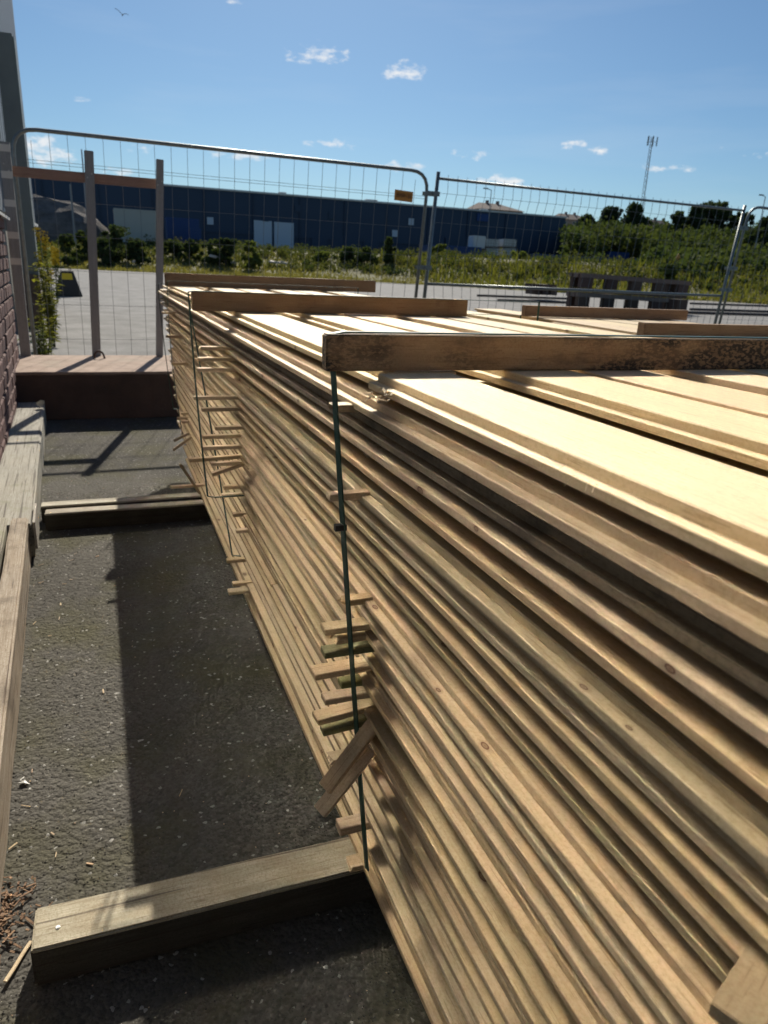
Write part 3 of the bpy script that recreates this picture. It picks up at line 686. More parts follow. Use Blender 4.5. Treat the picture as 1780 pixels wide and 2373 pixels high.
sc_ = mb.build('screw_head', M_SCREW, nbr); sc_.location = nbr.matrix_world.inverted() @ sp if False else Vector((sp.x - .7525, sp.y - 1.345, .1060))
for k, (cy, w) in enumerate(((.018, .0016), (-.014, .0012), (.036, .001))):      # drying cracks along the top
    pass
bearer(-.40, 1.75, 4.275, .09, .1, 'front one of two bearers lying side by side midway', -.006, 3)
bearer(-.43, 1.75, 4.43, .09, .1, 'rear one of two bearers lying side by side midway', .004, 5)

# ------------------------------------------------------------------ kerb timbers by the wall
def ktimber(x0, x1, y0, y1, z, h, m, label, rz=WA, seed=0):
    o = link('kerb_timber', bevel_box(x1 - x0, y1 - y0, h, .008, (2, 18, 2), .005, 'kerb_timber', m, seed), None, ((x0 + x1) / 2, (y0 + y1) / 2, z), (0, 0, rz)); return tag(o, label, 'timber')
def ctr(xr0, yr0, xr1, yr1, w):  # right edge between two points
    return (xr0 + xr1) / 2 - w / 2
kw = .26
o = ktimber(-kw / 2, kw / 2, -1.74, 1.74, 0, .185, M_OLDY, 'far light grey squared timber lying along the brick wall', WA, 1); o.location = ((-.572 - .432) / 2 - kw / 2, 5.58, 0)
mb = MB(); mb.box((-.006, -.16, .06), (.006, .16, .205)); lath_edge = mb.build('edge_strip', M_OLDY, o, (kw / 2 + .010, -1.62, 0)); lath_edge['label'] = 'thin upright strip at the near end'
o = ktimber(-.04, .04, -1.5, 1.5, 0, .2, M_OLDB, 'near brown weathered timber beside the asphalt strip', .046, 3); o.location = (-.375 - .042, 2.42, 0)
o = ktimber(-.05, .05, -1.75, 1.75, 0, .198, M_OLDY, 'pale weathered timber between the near brown one and wall', .046, 7); o.location = (-.516, 2.2, 0)
# torn scrap on the far timber
mb = MB(); q = at(90, 940, 7.0)
mb.add([(0, 0, 0), (.03, .01, .03), (.05, 0, .07), (.02, -.02, .08), (-.02, 0, .05), (.0, .02, .02), (.045, .03, .035)], [(0, 1, 2, 3, 4), (0, 5, 6, 1), (4, 3, 2, 6, 5)])
tag(mb.build('torn_scrap', M_TAPE, loc=(q.x, q.y, .185)), 'torn white scrap sticking up at the end of the light timber', 'scrap')

# ------------------------------------------------------------------ litter on the asphalt
chip_mes = []
for k in range(6):
    me = bevel_box(R(.014, .034), R(.002, .0055), R(.001, .0022), .0004, (4, 1, 1), .0025, 'wood_chip', M_CHIP, k); chip_mes.append(me)
ORD = 'nearest second third fourth fifth sixth seventh eighth ninth tenth eleventh twelfth thirteenth fourteenth fifteenth sixteenth seventeenth eighteenth nineteenth farthest'.split()
for k, (px, py) in enumerate(sorted([(175, 1285), (165, 1345), (150, 1355), (95, 1310), (95, 1352), (80, 1445), (140, 1402), (138, 1435), (115, 1475), (63, 1815), (75, 1790), (122, 1935), (240, 1605), (130, 1985), (225, 1290), (165, 1300), (60, 1870), (208, 2005), (30, 1965), (420, 1840)], key=lambda q: -q[1])):
    p = onz(px, py, 0); L = 1.
    tag(link('wood_chip', chip_mes[k % 6], None, (p.x, p.y, .0035), (R(-.1, .1), R(-.1, .1), R(0, 3.1))), 'small pale wood chip on the dark asphalt, %s counting from the near bearer' % ORD[k], 'wood chip', 'wood chips scattered on the asphalt')
p = onz(45, 2235, 0); tag(link('wood_splinter', bevel_box(.105, .009, .004, .001, (6, 1, 1), .004, 'wood_splinter', M_CHIP, 9), None, (p.x, p.y, .006), (0, .06, 1.15)), 'long pale splinter lying by the near end of the bearer', 'wood chip')
mb = MB(); p = onz(62, 1812, 0)
for k in range(5):
    a = R(0, 6.28); c = Vector((R(-.012, .012), R(-.012, .012), .006)); d = Vector((math.cos(a), math.sin(a), .2)) * .014; e = Vector((-math.sin(a), math.cos(a), .3)) * .01
    mb.add([c - d, c + e, c + d, c - e * .6 + Vector((0, 0, .008))], [(0, 1, 2, 3)])
tag(mb.build('dry_leaf', M_TAPE, loc=(p.x, p.y, .002)), 'crumpled whitish dry leaf beside the near brown timber', 'leaf')
# bark and chip heap in the corner, grit everywhere
mb = MB(); h0 = onz(25, 2110, 0)
for k in range(220):
    c = Vector((h0.x - .015 + random.gauss(0, .032), h0.y + random.gauss(0, .05), R(.002, .014))); L = R(.002, .007) if k % 7 else R(.008, .018); a = R(0, 6.28); d = Vector((math.cos(a), math.sin(a), R(-.3, .3))) * L; e = Vector((-math.sin(a), math.cos(a), R(-.2, .2))) * R(.0008, .0028)
    u = Vector((0, 0, .002)); mb.add([c - d - e, c + d - e, c + d + e, c - d + e, c - d - e + u, c + d - e + u, c + d + e + u, c - d + e + u], [(3, 2, 1, 0), (4, 5, 6, 7), (0, 1, 5, 4), (1, 2, 6, 5), (2, 3, 7, 6), (3, 0, 4, 7)])
tag(mb.build('chip_litter', M_BARKC), 'heap of brown bark bits and chips in the lower left corner', 'litter', kind='stuff')
M_GRIT = mat('grit_stone', (.42, .41, .38), .55); M_GRITD = noisy('grit_dark', (.07, .066, .06), (.05, .048, .043), 30, .9)
oct_f = [(0, 2, 4), (2, 1, 4), (1, 3, 4), (3, 0, 4), (2, 0, 5), (1, 2, 5), (3, 1, 5), (0, 3, 5)]
def grit(name, n, smin, smax, m, ymax):
    mb = MB()
    for k in range(n):
        y = 1.0 + (ymax - 1.0) * random.random() ** 1.5; x = R(-.62, .62); s = R(smin, smax) * (1 + .1 * y)
        c = Vector((x, y, s * .25)); d = [Vector((R(.6, 1), R(-.3, .3), R(-.2, .2))) * s, Vector((R(-.3, .3), R(.6, 1), R(-.2, .2))) * s, Vector((R(-.2, .2), R(-.2, .2), R(.5, .8))) * s]
        mb.add([c + d[0], c - d[0], c + d[1], c - d[1], c + d[2], c - d[2]], oct_f)
    return tag(mb.build(name, m), kind='stuff')
tag(grit('grit', 140, .0008, .0017, M_GRIT, 7.2), 'pale grit on the dark asphalt', 'gravel')
tag(grit('coarse_grit', 9000, .0012, .0032, M_GRITD, 5.0), 'dark stones standing out of the rough asphalt', 'gravel')
tag(grit('sawdust', 260, .001, .0025, M_CHIP, 7.), 'specks of sawdust on the asphalt', 'sawdust')

# ------------------------------------------------------------------ ballast, pallets, steel bars on the road
bt = tag(empty('ballast_block', (-1.19, 30.6, 0)), 'black tapered ballast block with yellow label on the road', 'ballast block')
mb = MB(); a, b_, h = .47, .22, .9
mb.add([(-a, -.3, 0), (a, -.3, 0), (a, .3, 0), (-a, .3, 0), (-a * .98, -.3, .06), (a * .98, -.3, .06), (a * .98, .3, .06), (-a * .98, .3, .06), (-b_, -.16, h), (b_, -.16, h), (b_, .16, h), (-b_, .16, h)],
       [(3, 2, 1, 0), (0, 1, 5, 4), (1, 2, 6, 5), (2, 3, 7, 6), (3, 0, 4, 7), (4, 5, 9, 8), (5, 6, 10, 9), (6, 7, 11, 10), (7, 4, 8, 11), (8, 9, 10, 11)])
mb.build('body', M_BLACK, bt)
MB().add([(-.19, -.195, .56), (.19, -.195, .56), (.17, -.163, .82), (-.17, -.163, .82), (-.19, -.215, .56), (.19, -.215, .56), (.17, -.183, .82), (-.17, -.183, .82)], [(4, 5, 6, 7), (0, 3, 2, 1), (0, 1, 5, 4), (2, 3, 7, 6), (1, 2, 6, 5), (3, 0, 4, 7)]).build('label_plate', M_YELLOW, bt)
MB().tube(round_path([(.08, 0, .88), (.08, 0, 1.04), (.14, 0, 1.04), (.14, 0, .88)], .03), .015, 6).build('hook', M_STEEL, bt)

PY = 30.
def pallet(name, y, zb, x0, x1, dep, label, grp, tilt=0.):
    W_ = x1 - x0; o = tag(empty(name, (x0, y, zb)), label, 'pallet', grp); o.rotation_euler = (0, tilt, 0)
    n = 5
    bw = W_ / (2 * n - 1) * .9
    for r in (0, 1):
        for k in range(n):
            cx = bw / 2 + (W_ - bw) * k / (n - 1)
            if r == 0 or k in (0, n - 1): link('block', bevel_box(bw, .3, .45, .012, name='block', m=M_PALLET), o, (cx, .15 + r * (dep - .3), .20))
    nb_ = 4
    for k in range(nb_):
        link('deck_board', bevel_box(W_ + .1, dep / nb_ * .86, .20, .008, (6, 1, 1), .02, 'deck_board', M_DECK, k), o, (W_ / 2 + R(-.04, .04), dep * (k + .5) / nb_, .655))
    for r in (0, 1): link('bottom_board', bevel_box(W_, .3, .195, .008, name='bottom_board', m=M_PALLET), o, (W_ / 2, .15 + r * (dep - .3), 0))
    return o
pa, pb = at(1345, 705, PY), at(1600, 712, PY)
x0, x1 = at(1347, 660, PY).x, at(1594, 680, PY).x
ztop = at(1350, 632, PY).z; 
pallet('pallet', PY, ztop - .86, x0, x1, 1.0, 'upper one of two big dark pallets stacked beyond the fence', 'big dark pallets beyond the fence', .022)
pallet('pallet', PY, ztop - 1.735, x0 - .05, x1 - .05, 1.0, 'lower one of two big dark pallets stacked beyond the fence', 'big dark pallets beyond the fence', .022)
q = at(1580, 735, 26); o = link('wooden_block', bevel_box(.62, .6, .95, .01, (2, 2, 3), .01, 'wooden_block', M_PALLET), None, (at(1572, 700, 28).x, 28, at(1572, 742, 28).z)); tag(o, 'dark wooden block standing before the right end of the pallets', 'block')
q = at(1253, 672, 44); o = tag(empty('timber_pile', (q.x, 44, 0)), 'small heap of short brown timbers on the grass edge', 'timber pile')
for k in range(9): link('timber', bevel_box(.55, 1.2, .22, .02, name='timber', m=M_PALLET), o, ((k % 3 - 1) * .6 + R(-.05, .05), R(-.1, .1), (k // 3) * .23 + .0 + max(0, q.z - .3)), (0, R(-.05, .05), R(-.1, .1)))
for k, (pa_, pb_, y) in enumerate((((1107, 673), (1340, 688), 45), ((1155, 680), (1345, 692), 38), ((1600, 700), (1790, 712), 44), ((1600, 712), (1790, 724), 34), ((1560, 722), (1790, 732), 30))):
    A, B = at(*pa_, y), at(*pb_, y); zz = max(.02, 0)
    o = link('steel_bar', MB().tube([(A.x, y, .08), (B.x, y, .08)], .075, 6).mesh('steel_bar', M_STEEL)); tag(o, ('upper dark bar on the road left of the pallets', 'lower dark bar on the road left of the pallets', 'farthest dark bar on the road right of the pallets', 'middle dark bar on the road right of the pallets', 'nearest dark bar on the road right of the pallets')[k], 'steel bar')

# ------------------------------------------------------------------ far buildings
WY = 139.
wh = tag(empty('warehouse', (-14, WY, 0)), 'long dark navy warehouse across the background', 'warehouse')
WX1 = at(1311, 505.7, WY).x
zl, zr = at(74, 410, WY).z, at(1311, 505.7, WY).z
mb = MB(); D = 45.
def whz(x): return zl + (zr - zl) * (x - at(74, 410, WY).x) / (WX1 - at(74, 410, WY).x)
mb.box((0, 0, 6.4), (WX1 + 14, D, zr)); mb.build('upper_wall', M_NAVY, wh)
MB().box((.05, .06, 0), (WX1 + 13.9, D - .1, 6.4)).build('lower_wall', M_NAVY2, wh)
MB().box((-.2, -.25, zr), (WX1 + 14.2, D, zr + .30)).build('roof_trim', M_TRIM, wh)
MB().box((0, -.12, 6.3), (WX1 + 14, .0, 6.5)).build('ledge', M_NAVY, wh)
for (a, b_, c, d) in ((587, 510, 630, 582), (635, 514, 680, 576)):
    A, B = at(a, b_, WY), at(c, d, WY); MB().box((A.x + 14, -.2, B.z), (B.x + 14, -.01, A.z)).build('loading_door', M_WDOOR, wh)
for (px, py) in ((487, 512), (914, 541), (952, 514), (615, 505), (690, 483), (768, 499)):
    A = at(px, py, WY); MB().box((A.x + 14 - .55, -.25, A.z - .6), (A.x + 14 + .55, -.13, A.z + .6)).build('wall_plate', M_NAVY if py in (505, 483, 499) else M_WDOOR, wh)
A, B = at(1105, 495, WY), at(1132, 514, WY); MB().box((A.x + 14, -.3, B.z), (B.x + 14, -.02, A.z)).build('sign_board', M_BLUE, wh)
for (px, w_, h_) in ((740, 3, 2.6), (800, 5, 3), (860, 3, 2.3), (548, 4, 2.5), (1010, 4, 3), (1060, 6, 3.2)):
    A = at(px, 570, WY); MB().box((A.x + 14 - w_ / 2, -.14, A.z - h_ / 2), (A.x + 14 + w_ / 2, .02, A.z + h_ / 2)).build('shutter', M_NAVY, wh)
for k in range(13):
    x = 6 + k * 8.6; MB().box((x - .09, -.22, .4), (x + .09, -.04, zr - .1)).build('downpipe', M_NAVY2, wh)
for k, (x, w_) in enumerate(((20, 1.6), (46, 1.2), (63, 2.2), (88, 1.4))):
    MB().box((x, 3, zr + .28), (x + w_, 4.5, zr + .28 + R(.5, .9))).build('roof_vent', M_TRIM, wh)
def container(name, p0, p1, y, m, label, cat, dep=2.6, door=None):
    A, B = at(*p0, y), at(*p1, y); zb = min(B.z, terrain_z(A.x, y)[0] + .1); w = B.x - A.x; h = A.z - zb
    o = tag(empty(name, (A.x, y, zb)), label, cat); mb = MB(); n = max(4, int(w / .35)); s = w / n
    mb.box((0, .03, 0), (w, dep, h - .05))
    for k in range(n): mb.box((k * s + s * .2, -.02, .18), (k * s + s * .8, .03, h - .2))
    mb.build('corrugated_side', m, o)
    MB().box((-.04, -.05, h - .18), (w + .04, dep + .04, h)).build('top_rail', m, o); MB().box((-.04, -.05, 0), (w + .04, dep + .04, .16)).build('bottom_rail', m, o)
    for x in (-.05, w - .1): MB().box((x, -.06, 0), (x + .15, .06, h - .18)).build('corner_post', m, o)
    return o
container('shipping_container', (264, 482), (372, 562), 112, M_WHITEC, 'cream ribbed container before the warehouse, between the grey posts', 'container', 6.)
container('shipping_container', (386, 503), (462, 560), 118, M_BLUE, 'blue container right of the cream one, half hidden by bushes', 'container', 2.6)
container('waste_skip', (442, 528), (466, 560), 112, M_BLUE, 'small blue bin before the blue container', 'skip', 2.)
container('waste_skip', (84, 473), (120, 495), 125, M_BLUE, 'blue box seen past the wall at far left', 'skip', 2.)
container('waste_skip', (1008, 567), (1112, 612), 108, M_BLUE, 'open blue skip beside the stacked white tanks', 'skip', 5)
container('shipping_container', (1249, 588), (1492, 632), 112, M_BLUE, 'very long low blue container on the far right verge', 'container', 2.6)
container('shipping_container', (1497, 598), (1566, 640), 100, M_BLUE, 'short blue container nearest the bushes and the orange sign', 'container', 2.6)
container('waste_skip', (1413, 583), (1456, 602), 118, M_BLUE, 'small blue box standing behind the long blue container', 'skip', 2)
for (a, b_, w_) in ((300, 3., 1), ): pass
# intermediate bulk tanks, each a thing
for r in range(3):
    for c in range(2):
        A = at(1126 + c * 42, 552 + r * 21, 109); o = tag(empty('bulk_tank', (A.x, 109, A.z - 1.42)), ('%s white tank in the %s row of the stack' % (('left', 'right')[c], ('top', 'middle', 'bottom')[r])), 'tank', 'white tanks stacked in front of the warehouse')
        link('tank_body', bevel_box(2.35, 2.2, 1.15, .12, name='tank_body', m=M_TANK), o, (1.25, 1.2, .16)); MB().box((0, 0, 0), (2.5, 2.4, .15)).build('tank_pallet', M_PALLET, o)
        mb = MB()
        for k in range(6): mb.tube([(.1 + k * .46, -.0, .15), (.1 + k * .46, -.0, 1.4)], .03, 4)
        for z in (.3, .7, 1.1, 1.38): mb.tube([(0, -.0, z), (2.5, -.0, z)], .03, 4)
        tag(mb.build('cage', M_WIRE, o), kind='stuff')
A = at(1105, 560, 110); o = tag(empty('bulk_tank', (A.x, 110, A.z - 1.2)), 'single grey-white tank left of the stacked tanks', 'tank'); link('tank_body', bevel_box(2.2, 2., 1.9, .12, name='tank_body', m=M_TANK), o, (0, 0, .16)); MB().box((-1.2, -1.1, 0), (1.2, 1.1, .15)).build('tank_pallet', M_PALLET, o)
# rubble mound far left
mb = MB(); rr = random.Random(3); vs = []
q = at(115, 535, 115); ng = 12
for j in range(ng + 1):
    for i in range(ng + 1):
        u, v = i / ng * 2 - 1, j / ng * 2 - 1; hgt = max(0, 1 - (u * u + v * v)) ** .7 * 6.3; vs.append((q.x + u * 9, 117 + v * 6, 2.5 + hgt + rr.uniform(-.4, .4) * (hgt > .1)))
mb.add(vs, [(j * (ng + 1) + i, j * (ng + 1) + i + 1, (j + 1) * (ng + 1) + i + 1, (j + 1) * (ng + 1) + i) for j in range(ng) for i in range(ng)])
tag(mb.build('gravel_mound', noisy('mound_gravel', (.16, .14, .13), (.08, .07, .065), .8, .95, .6, .2)), 'grey mound of gravel behind the weeds at left', 'mound')
def house(p0, p1, y, roofh, label, nwin):
    A, B = at(*p0, y), at(*p1, y); w = B.x - A.x; o = tag(empty('house', (A.x, y, 0)), label, 'house'); h = A.z
    MB().box((0, 0, 0), (w, 12, h)).build('wall', M_RENDER, o)
    mb = MB(); mb.add([(-.6, -.6, h), (w + .6, -.6, h), (w + .6, 12.6, h), (-.6, 12.6, h), (w * .12, 6, h + roofh), (w * .6, 6, h + roofh)], [(3, 2, 1, 0), (0, 1, 5, 4), (1, 2, 5), (2, 3, 4, 5), (3, 0, 4)]); r_ = mb.build('roof', M_ROOFT, o)
    for cx in (.3, .55): MB().box((w * cx, 5.6, h + roofh - .6), (w * cx + .9, 6.6, h + roofh + .9)).build('chimney', M_RENDER, r_)
    for k in range(nwin):
        x = w * (k + .6) / (nwin + .2); f = MB().box((x - .7, -.06, h - 2.4), (x + .7, .02, h - .8)).build('window', M_TRIM, o); MB().box((x - .58, -.09, h - 2.28), (x + .58, -.055, h - .92)).build('pane', M_GLASS, f)
    return o
house((1115, 483), (1212, 490), 235, 2.4, 'brown hip-roofed apartment house rising above the warehouse roof', 6)
house((1512, 530), (1590, 535), 260, 4., 'house roof showing between the trees at right', 4)
house((1300, 507), (1380, 512), 330, 3., 'pale house just past the warehouse corner, mostly behind trees', 4)
# lamps, poles, mast
def lamp(pt, pbz, y, label, arm, cat='street lamp', r=.09):
    A = at(*pt, y); o = tag(empty('street_lamp', (A.x, y, pbz)), label, cat)
    MB().tube([(0, 0, 0), (0, 0, A.z - pbz)], [r * 1.3, r * .8], 8).build('pole', M_MASTSTEEL, o)
    if arm: MB().tube([(0, 0, A.z - pbz - .05), (arm, 0, A.z - pbz + .12)], .06, 6).build('arm', M_MASTSTEEL, o); link('lamp_head', bevel_box(1.0, .4, .2, .05, name='lamp_head', m=M_MASTSTEEL), o, (arm * 1.3, 0, A.z - pbz + .05))
    return o
lamp((1139, 440), 3., 128, 'street lamp in front of the warehouse, by the house roof', -.9)
lamp((1774, 455), 3, 110, 'street lamp at the right edge above the trees', -.8)
lamp((163, 427), 2.5, 108, 'plain leaning pole before the warehouse at left', 0, 'pole', .13)
lamp((189, 346), 0, 40, 'thin pole seen beside the middle grey post', 0, 'pole', .035)
T = at(1507, 316, 420); B0 = at(1482, 520, 420)
ms = tag(empty('radio_mast', (B0.x, 420, 0)), 'tall lattice radio mast with antennas above the trees', 'mast')
mb = MB(); hh = T.z; wb, wt = 1.5, .75
cs = [(math.cos(a), math.sin(a)) for a in (.5, 2.6, 4.7)]
P_ = lambda k, t: Vector((cs[k][0] * (wb + (wt - wb) * t), cs[k][1] * (wb + (wt - wb) * t), hh * t))
for k in range(3): mb.tube([P_(k, 0), P_(k, 1)], .16, 5)
nn_ = 26
for i in range(nn_):
    for k in range(3): mb.tube([P_(k, i / nn_), P_((k + 1) % 3, (i + 1) / nn_)], .07, 4, False)
mb.build('lattice', M_MASTSTEEL, ms)
MB().tube([(-2.2, -2.2, hh * .965), (2.2, 2.2, hh * .965)], .1, 5).tube([(2.6, -1.8, hh * .965), (-2.6, 1.8, hh * .965)], .1, 5).build('antenna_bracket', M_MASTSTEEL, ms)
for (x, y_) in ((-3.4, -1), (-2.2, 1), (-.6, -2), (2.0, 1.2), (3.3, -1), (2.6, 2)):
    MB().box((x - .28, y_ - .2, hh * .94), (x + .28, y_ + .2, hh * .94 + 5.4)).build('antenna', M_MASTSTEEL, ms)
MB().tube([(-1.6, 0, 0), (-1.2, 0, hh * .8)], .12, 5).build('cable_ladder', M_MASTSTEEL, ms)
# orange sign and bird
q = at(1571, 597, 70); o = tag(empty('road_sign', (q.x, 70, 0)), 'orange diamond road sign before the bushes at right', 'sign'); MB().tube([(0, 0, 0), (0, 0, q.z + .3)], .03, 6).build('sign_post', M_MASTSTEEL, o)
MB().add([(-.36, -.05, q.z), (0, -.05, q.z - .45), (.36, -.05, q.z), (0, -.05, q.z + .45), (-.36, -.03, q.z), (0, -.03, q.z - .45), (.36, -.03, q.z), (0, -.03, q.z + .45)], [(0, 1, 2, 3), (7, 6, 5, 4), (0, 4, 5, 1), (1, 5, 6, 2), (2, 6, 7, 3), (3, 7, 4, 0)]).build('sign_plate', M_ORANGE, o)
q = at(284, 35, 60); s_ = 60 / 1660. / .84
o = tag(empty('gull', q), 'gull gliding high up in the blue sky', 'bird'); o.scale = (.8, .8, .8)
mb = MB(); mb.tube([(.0, -.18, -.02), (0, -.1, 0), (0, .05, 0), (0, .22, .0)], [.01, .05, .06, .01], 8); mb.build('body', M_BIRD, o, smooth=True)
for sgn, pts in ((-1, [(0, .02), (-.16, .17), (-.36, .33), (-.62, .42)]), (1, [(0, .02), (.13, .11), (.30, .14), (.52, .07)])):
    mb = MB()
    for (x, z), c in zip(pts, (.11, .10, .08, .02)): mb.v += [(x, -c, z), (x, 0, z + .02), (x, c, z), (x, 0, z - .01)]
    for i in range(3):
        for k in range(4): mb.f.append((i * 4 + k, i * 4 + (k + 1) % 4, i * 4 + 4 + (k + 1) % 4, i * 4 + 4 + k))
    mb.build('wing', M_BIRD, o)

# ------------------------------------------------------------------ vegetation
rng = np.random.default_rng(5)
def leaf_cloud(clumps, per, size, flat=.0, seed=0):
    """many small leaf faces spread through lumpy clumps: clumps = [(centre, (rx,ry,rz))]"""
    g = np.random.default_rng(seed); V = []; F = []; b = 0
    for c, r in clumps:
        n = max(6, int(per)); d = g.normal(size=(n, 3)); d /= np.linalg.norm(d, axis=1)[:, None]
        rad = g.random(n) ** .45; p = np.array(c) + d * rad[:, None] * np.array(r)
        s = size * (.6 + .8 * g.random(n)); a = g.normal(size=(n, 3)); a /= np.linalg.norm(a, axis=1)[:, None]
        t = np.cross(a, g.normal(size=(n, 3))); t /= np.linalg.norm(t, axis=1)[:, None] + 1e-9
        q = np.stack([p - a * s[:, None], p + t * s[:, None] * .6, p + a * s[:, None], p - t * s[:, None] * .6], 1).reshape(-1, 3)
        V.append(q); F.append(np.arange(b, b + 4 * n).reshape(-1, 4)); b += 4 * n
    return np.concatenate(V), np.concatenate(F)
def leaf_mesh(name, clumps, per, size, m, seed):
    V, F = leaf_cloud(clumps, per, size, seed=seed); me = bpy.data.meshes.new(name); me.from_pydata(V.tolist(), [], F.tolist()); me.materials.append(m); return me
def lumpy(w, h, n, seed, base=0., pointed=0.):
    g = random.Random(seed); out = []
    for k in range(n):
        t = g.random(); zz = base + (h - base) * (.08 + .9 * t); rr = w * .5 * (1 - pointed * t) * (math.sin(min(1, t * 1.15 + .12) * math.pi) ** .5 if not pointed else 1)
        a = g.random() * 6.28; rr *= .55 + .6 * abs(math.sin(a * 2.3 + t * 5 + seed)); q = rr * g.random() ** .6 * .9
        s = g.uniform(.07, .18) * w; out.append(((q * math.cos(a), q * math.sin(a), min(zz, h - s * .4)), (s, s, s * .8)))
    return out
def tree(px, ptop, wpx, y, m, label, zb=None, nc=26, per=150, lf=.34, pointed=0., seed=0, group=None, cat='tree'):
    T = at(px, ptop, y); gz = terrain_z(T.x, y)[0] if zb is None else zb; h = T.z - gz; w = wpx / 1660. * y * 2.3
    o = tag(empty('tree', (T.x, y, gz)), label, cat, group)
    link('crown', leaf_mesh('crown', lumpy(w, h, nc, seed, h * .12, pointed), per, lf, m, seed), o)
    mb = MB(); mb.tube([(0, 0, -.3), (.1, 0, h * .3), (-.1, .1, h * .6), (.1, 0, h * .9)], [.26, .2, .13, .05], 7)
    for k in range(5):
        a = k * 1.3 + seed; z = h * (.3 + .1 * k); mb.tube([(0, 0, z), (math.cos(a) * w * .3, math.sin(a) * w * .3, z + h * .16)], [.1, .03], 5)
    mb.build('trunk', M_BARK, o, smooth=True); return o
TREES = [(1362, 507, 62, 165, M_LEAFD, 'rounded dark tree just right of the warehouse corner', 0), (1410, 488, 46, 170, M_LEAFD, 'tree with a dark upright crown left of the mast', 0), (1429, 486, 22, 168, M_LEAFD, 'slim birch standing close beside the upright dark tree', .3),
         (1473, 478, 60, 165, M_LEAFD, 'broad dark tree at the foot of the radio mast', 0), (1575, 494, 30, 160, M_LEAFD, 'pointed slim tree right of the house roof', .6), (1615, 483, 50, 158, M_LEAFD, 'left one of a dense dark pair of trees at right', 0),
         (1652, 474, 54, 160, M_LEAFD, 'right and taller one of a dense dark pair of trees', .2), (1684, 489, 26, 156, M_LEAFM, 'thin loose birch just left of the end post', .2), (1722, 496, 30, 150, M_LEAFD, 'small dark tree behind the right fence post', .2), (1778, 512, 60, 120, M_LEAFD, 'dark tree cut by the right edge', 0)]
for k, (px, pt, w, y, m, lb, po) in enumerate(TREES): tree(px, pt - 3, w, y, m, lb, seed=40 + k, pointed=po, lf=.36, per=120, nc=72)
# the wooded bank under the trees reads as one mass
cl = []; g = random.Random(9)
for k in range(330):
    px = 1312 + g.random() * 520; t = g.random(); y = 150 - 88 * t ** 1.0
    top = 514 + (px - 1312) * .02 + g.uniform(-12, 16) + t * 92
    if px < 1500 and y < 119: y = 119 + g.random() * 25; top = 528 + g.uniform(-10, 50)
    P0 = at(px, top, y); gz = terrain_z(P0.x, y)[0]; hh_ = max(1.5, P0.z - gz); r = g.uniform(1.5, 3.0) * y / 120
    for j in range(max(1, int(hh_ / (r * 1.3)))): cl.append(((P0.x + g.uniform(-1, 1), y + g.uniform(-1, 1), P0.z - r * .7 - j * r * 1.25), (r, r, r * .85)))
half = len(cl) // 2
tag(link('wooded_bank', leaf_mesh('wooded_bank', cl[:half], 85, .42, M_LEAFM, 3)), 'dense mass of mid green scrub on the bank at right', 'scrub', kind='stuff')
tag(link('wooded_bank', leaf_mesh('wooded_bank', cl[half:], 85, .42, M_LEAFB, 4)), 'paler scrub mixed into the bank at right', 'scrub', kind='stuff')
BUSH = [(152, 545, 34, 40, M_LEAFM, 'bush left of the middle grey post, with loose top'), (195, 520, 34, 70, M_LEAFM, 'tall weedy bush partly behind the middle grey post'), (270, 527, 62, 66, M_LEAFD, 'largest dark bush, in front of the cream container'), (318, 555, 40, 44, M_LEAFD, 'low round bush right of the largest dark bush'),
        (235, 556, 40, 40, M_LEAFD, 'dark low bush just right of the middle grey post'), (402, 560, 40, 34, M_LEAFD, 'dark bush right of the right grey post'), (437, 552, 34, 42, M_LEAFM, 'bush with a pale top before the blue container'), (490, 558, 40, 40, M_LEAFM, 'bush in front of the small blue bin'),
        (522, 552, 42, 44, M_LEAFD, 'round dark bush left of the pale loading doors'), (582, 560, 40, 40, M_LEAFL, 'round yellow green bush under the pale loading doors'), (742, 585, 30, 24, M_LEAFL, 'small low pale bush in the middle of the verge'), (808, 575, 50, 38, M_LEAFM, 'wide bush left of the pointed sapling'),
        (850, 576, 50, 38, M_LEAFM, 'wide bush directly beside the pointed sapling'), (903, 552, 38, 66, M_LEAFM, 'pointed green sapling left of the fence joint'), (935, 590, 30, 28, M_LEAFM, 'low bush between sapling and fence joint'), (1018, 568, 34, 50, M_LEAFL, 'upright pale bush right of the fence joint'),
        (1050, 592, 40, 30, M_LEAFM, 'low bush in front of the open blue skip'), (1205, 585, 34, 44, M_LEAFL, 'bush right of the stacked white tanks'), (1335, 624, 30, 26, M_LEAFM, 'bush before the long blue container'), (1505, 618, 60, 40, M_LEAFM, 'bush hiding the end of the long blue container')]
for k, (px, pt, w, hp, m, lb) in enumerate(BUSH):
    y = 92 + (k * 7) % 9; T = at(px, pt, y); gz = terrain_z(T.x, y)[0]; ww = w / 1660 * y * 1.3; h = T.z - gz
    o = tag(empty('bush', (T.x, y, gz)), lb, 'bush'); po = .85 if 'pointed' in lb else .25
    link('foliage', leaf_mesh('foliage', lumpy(ww, h, 30, 70 + k, 0, po), 70, .19, m, 70 + k), o); mb = MB()
    for j in range(4): mb.tube([(0, 0, 0), (R(-.3, .3) * ww, R(-.3, .3) * ww, h * R(.5, .85))], [.05, .015], 5)
    mb.build('stems', M_BARK, o)
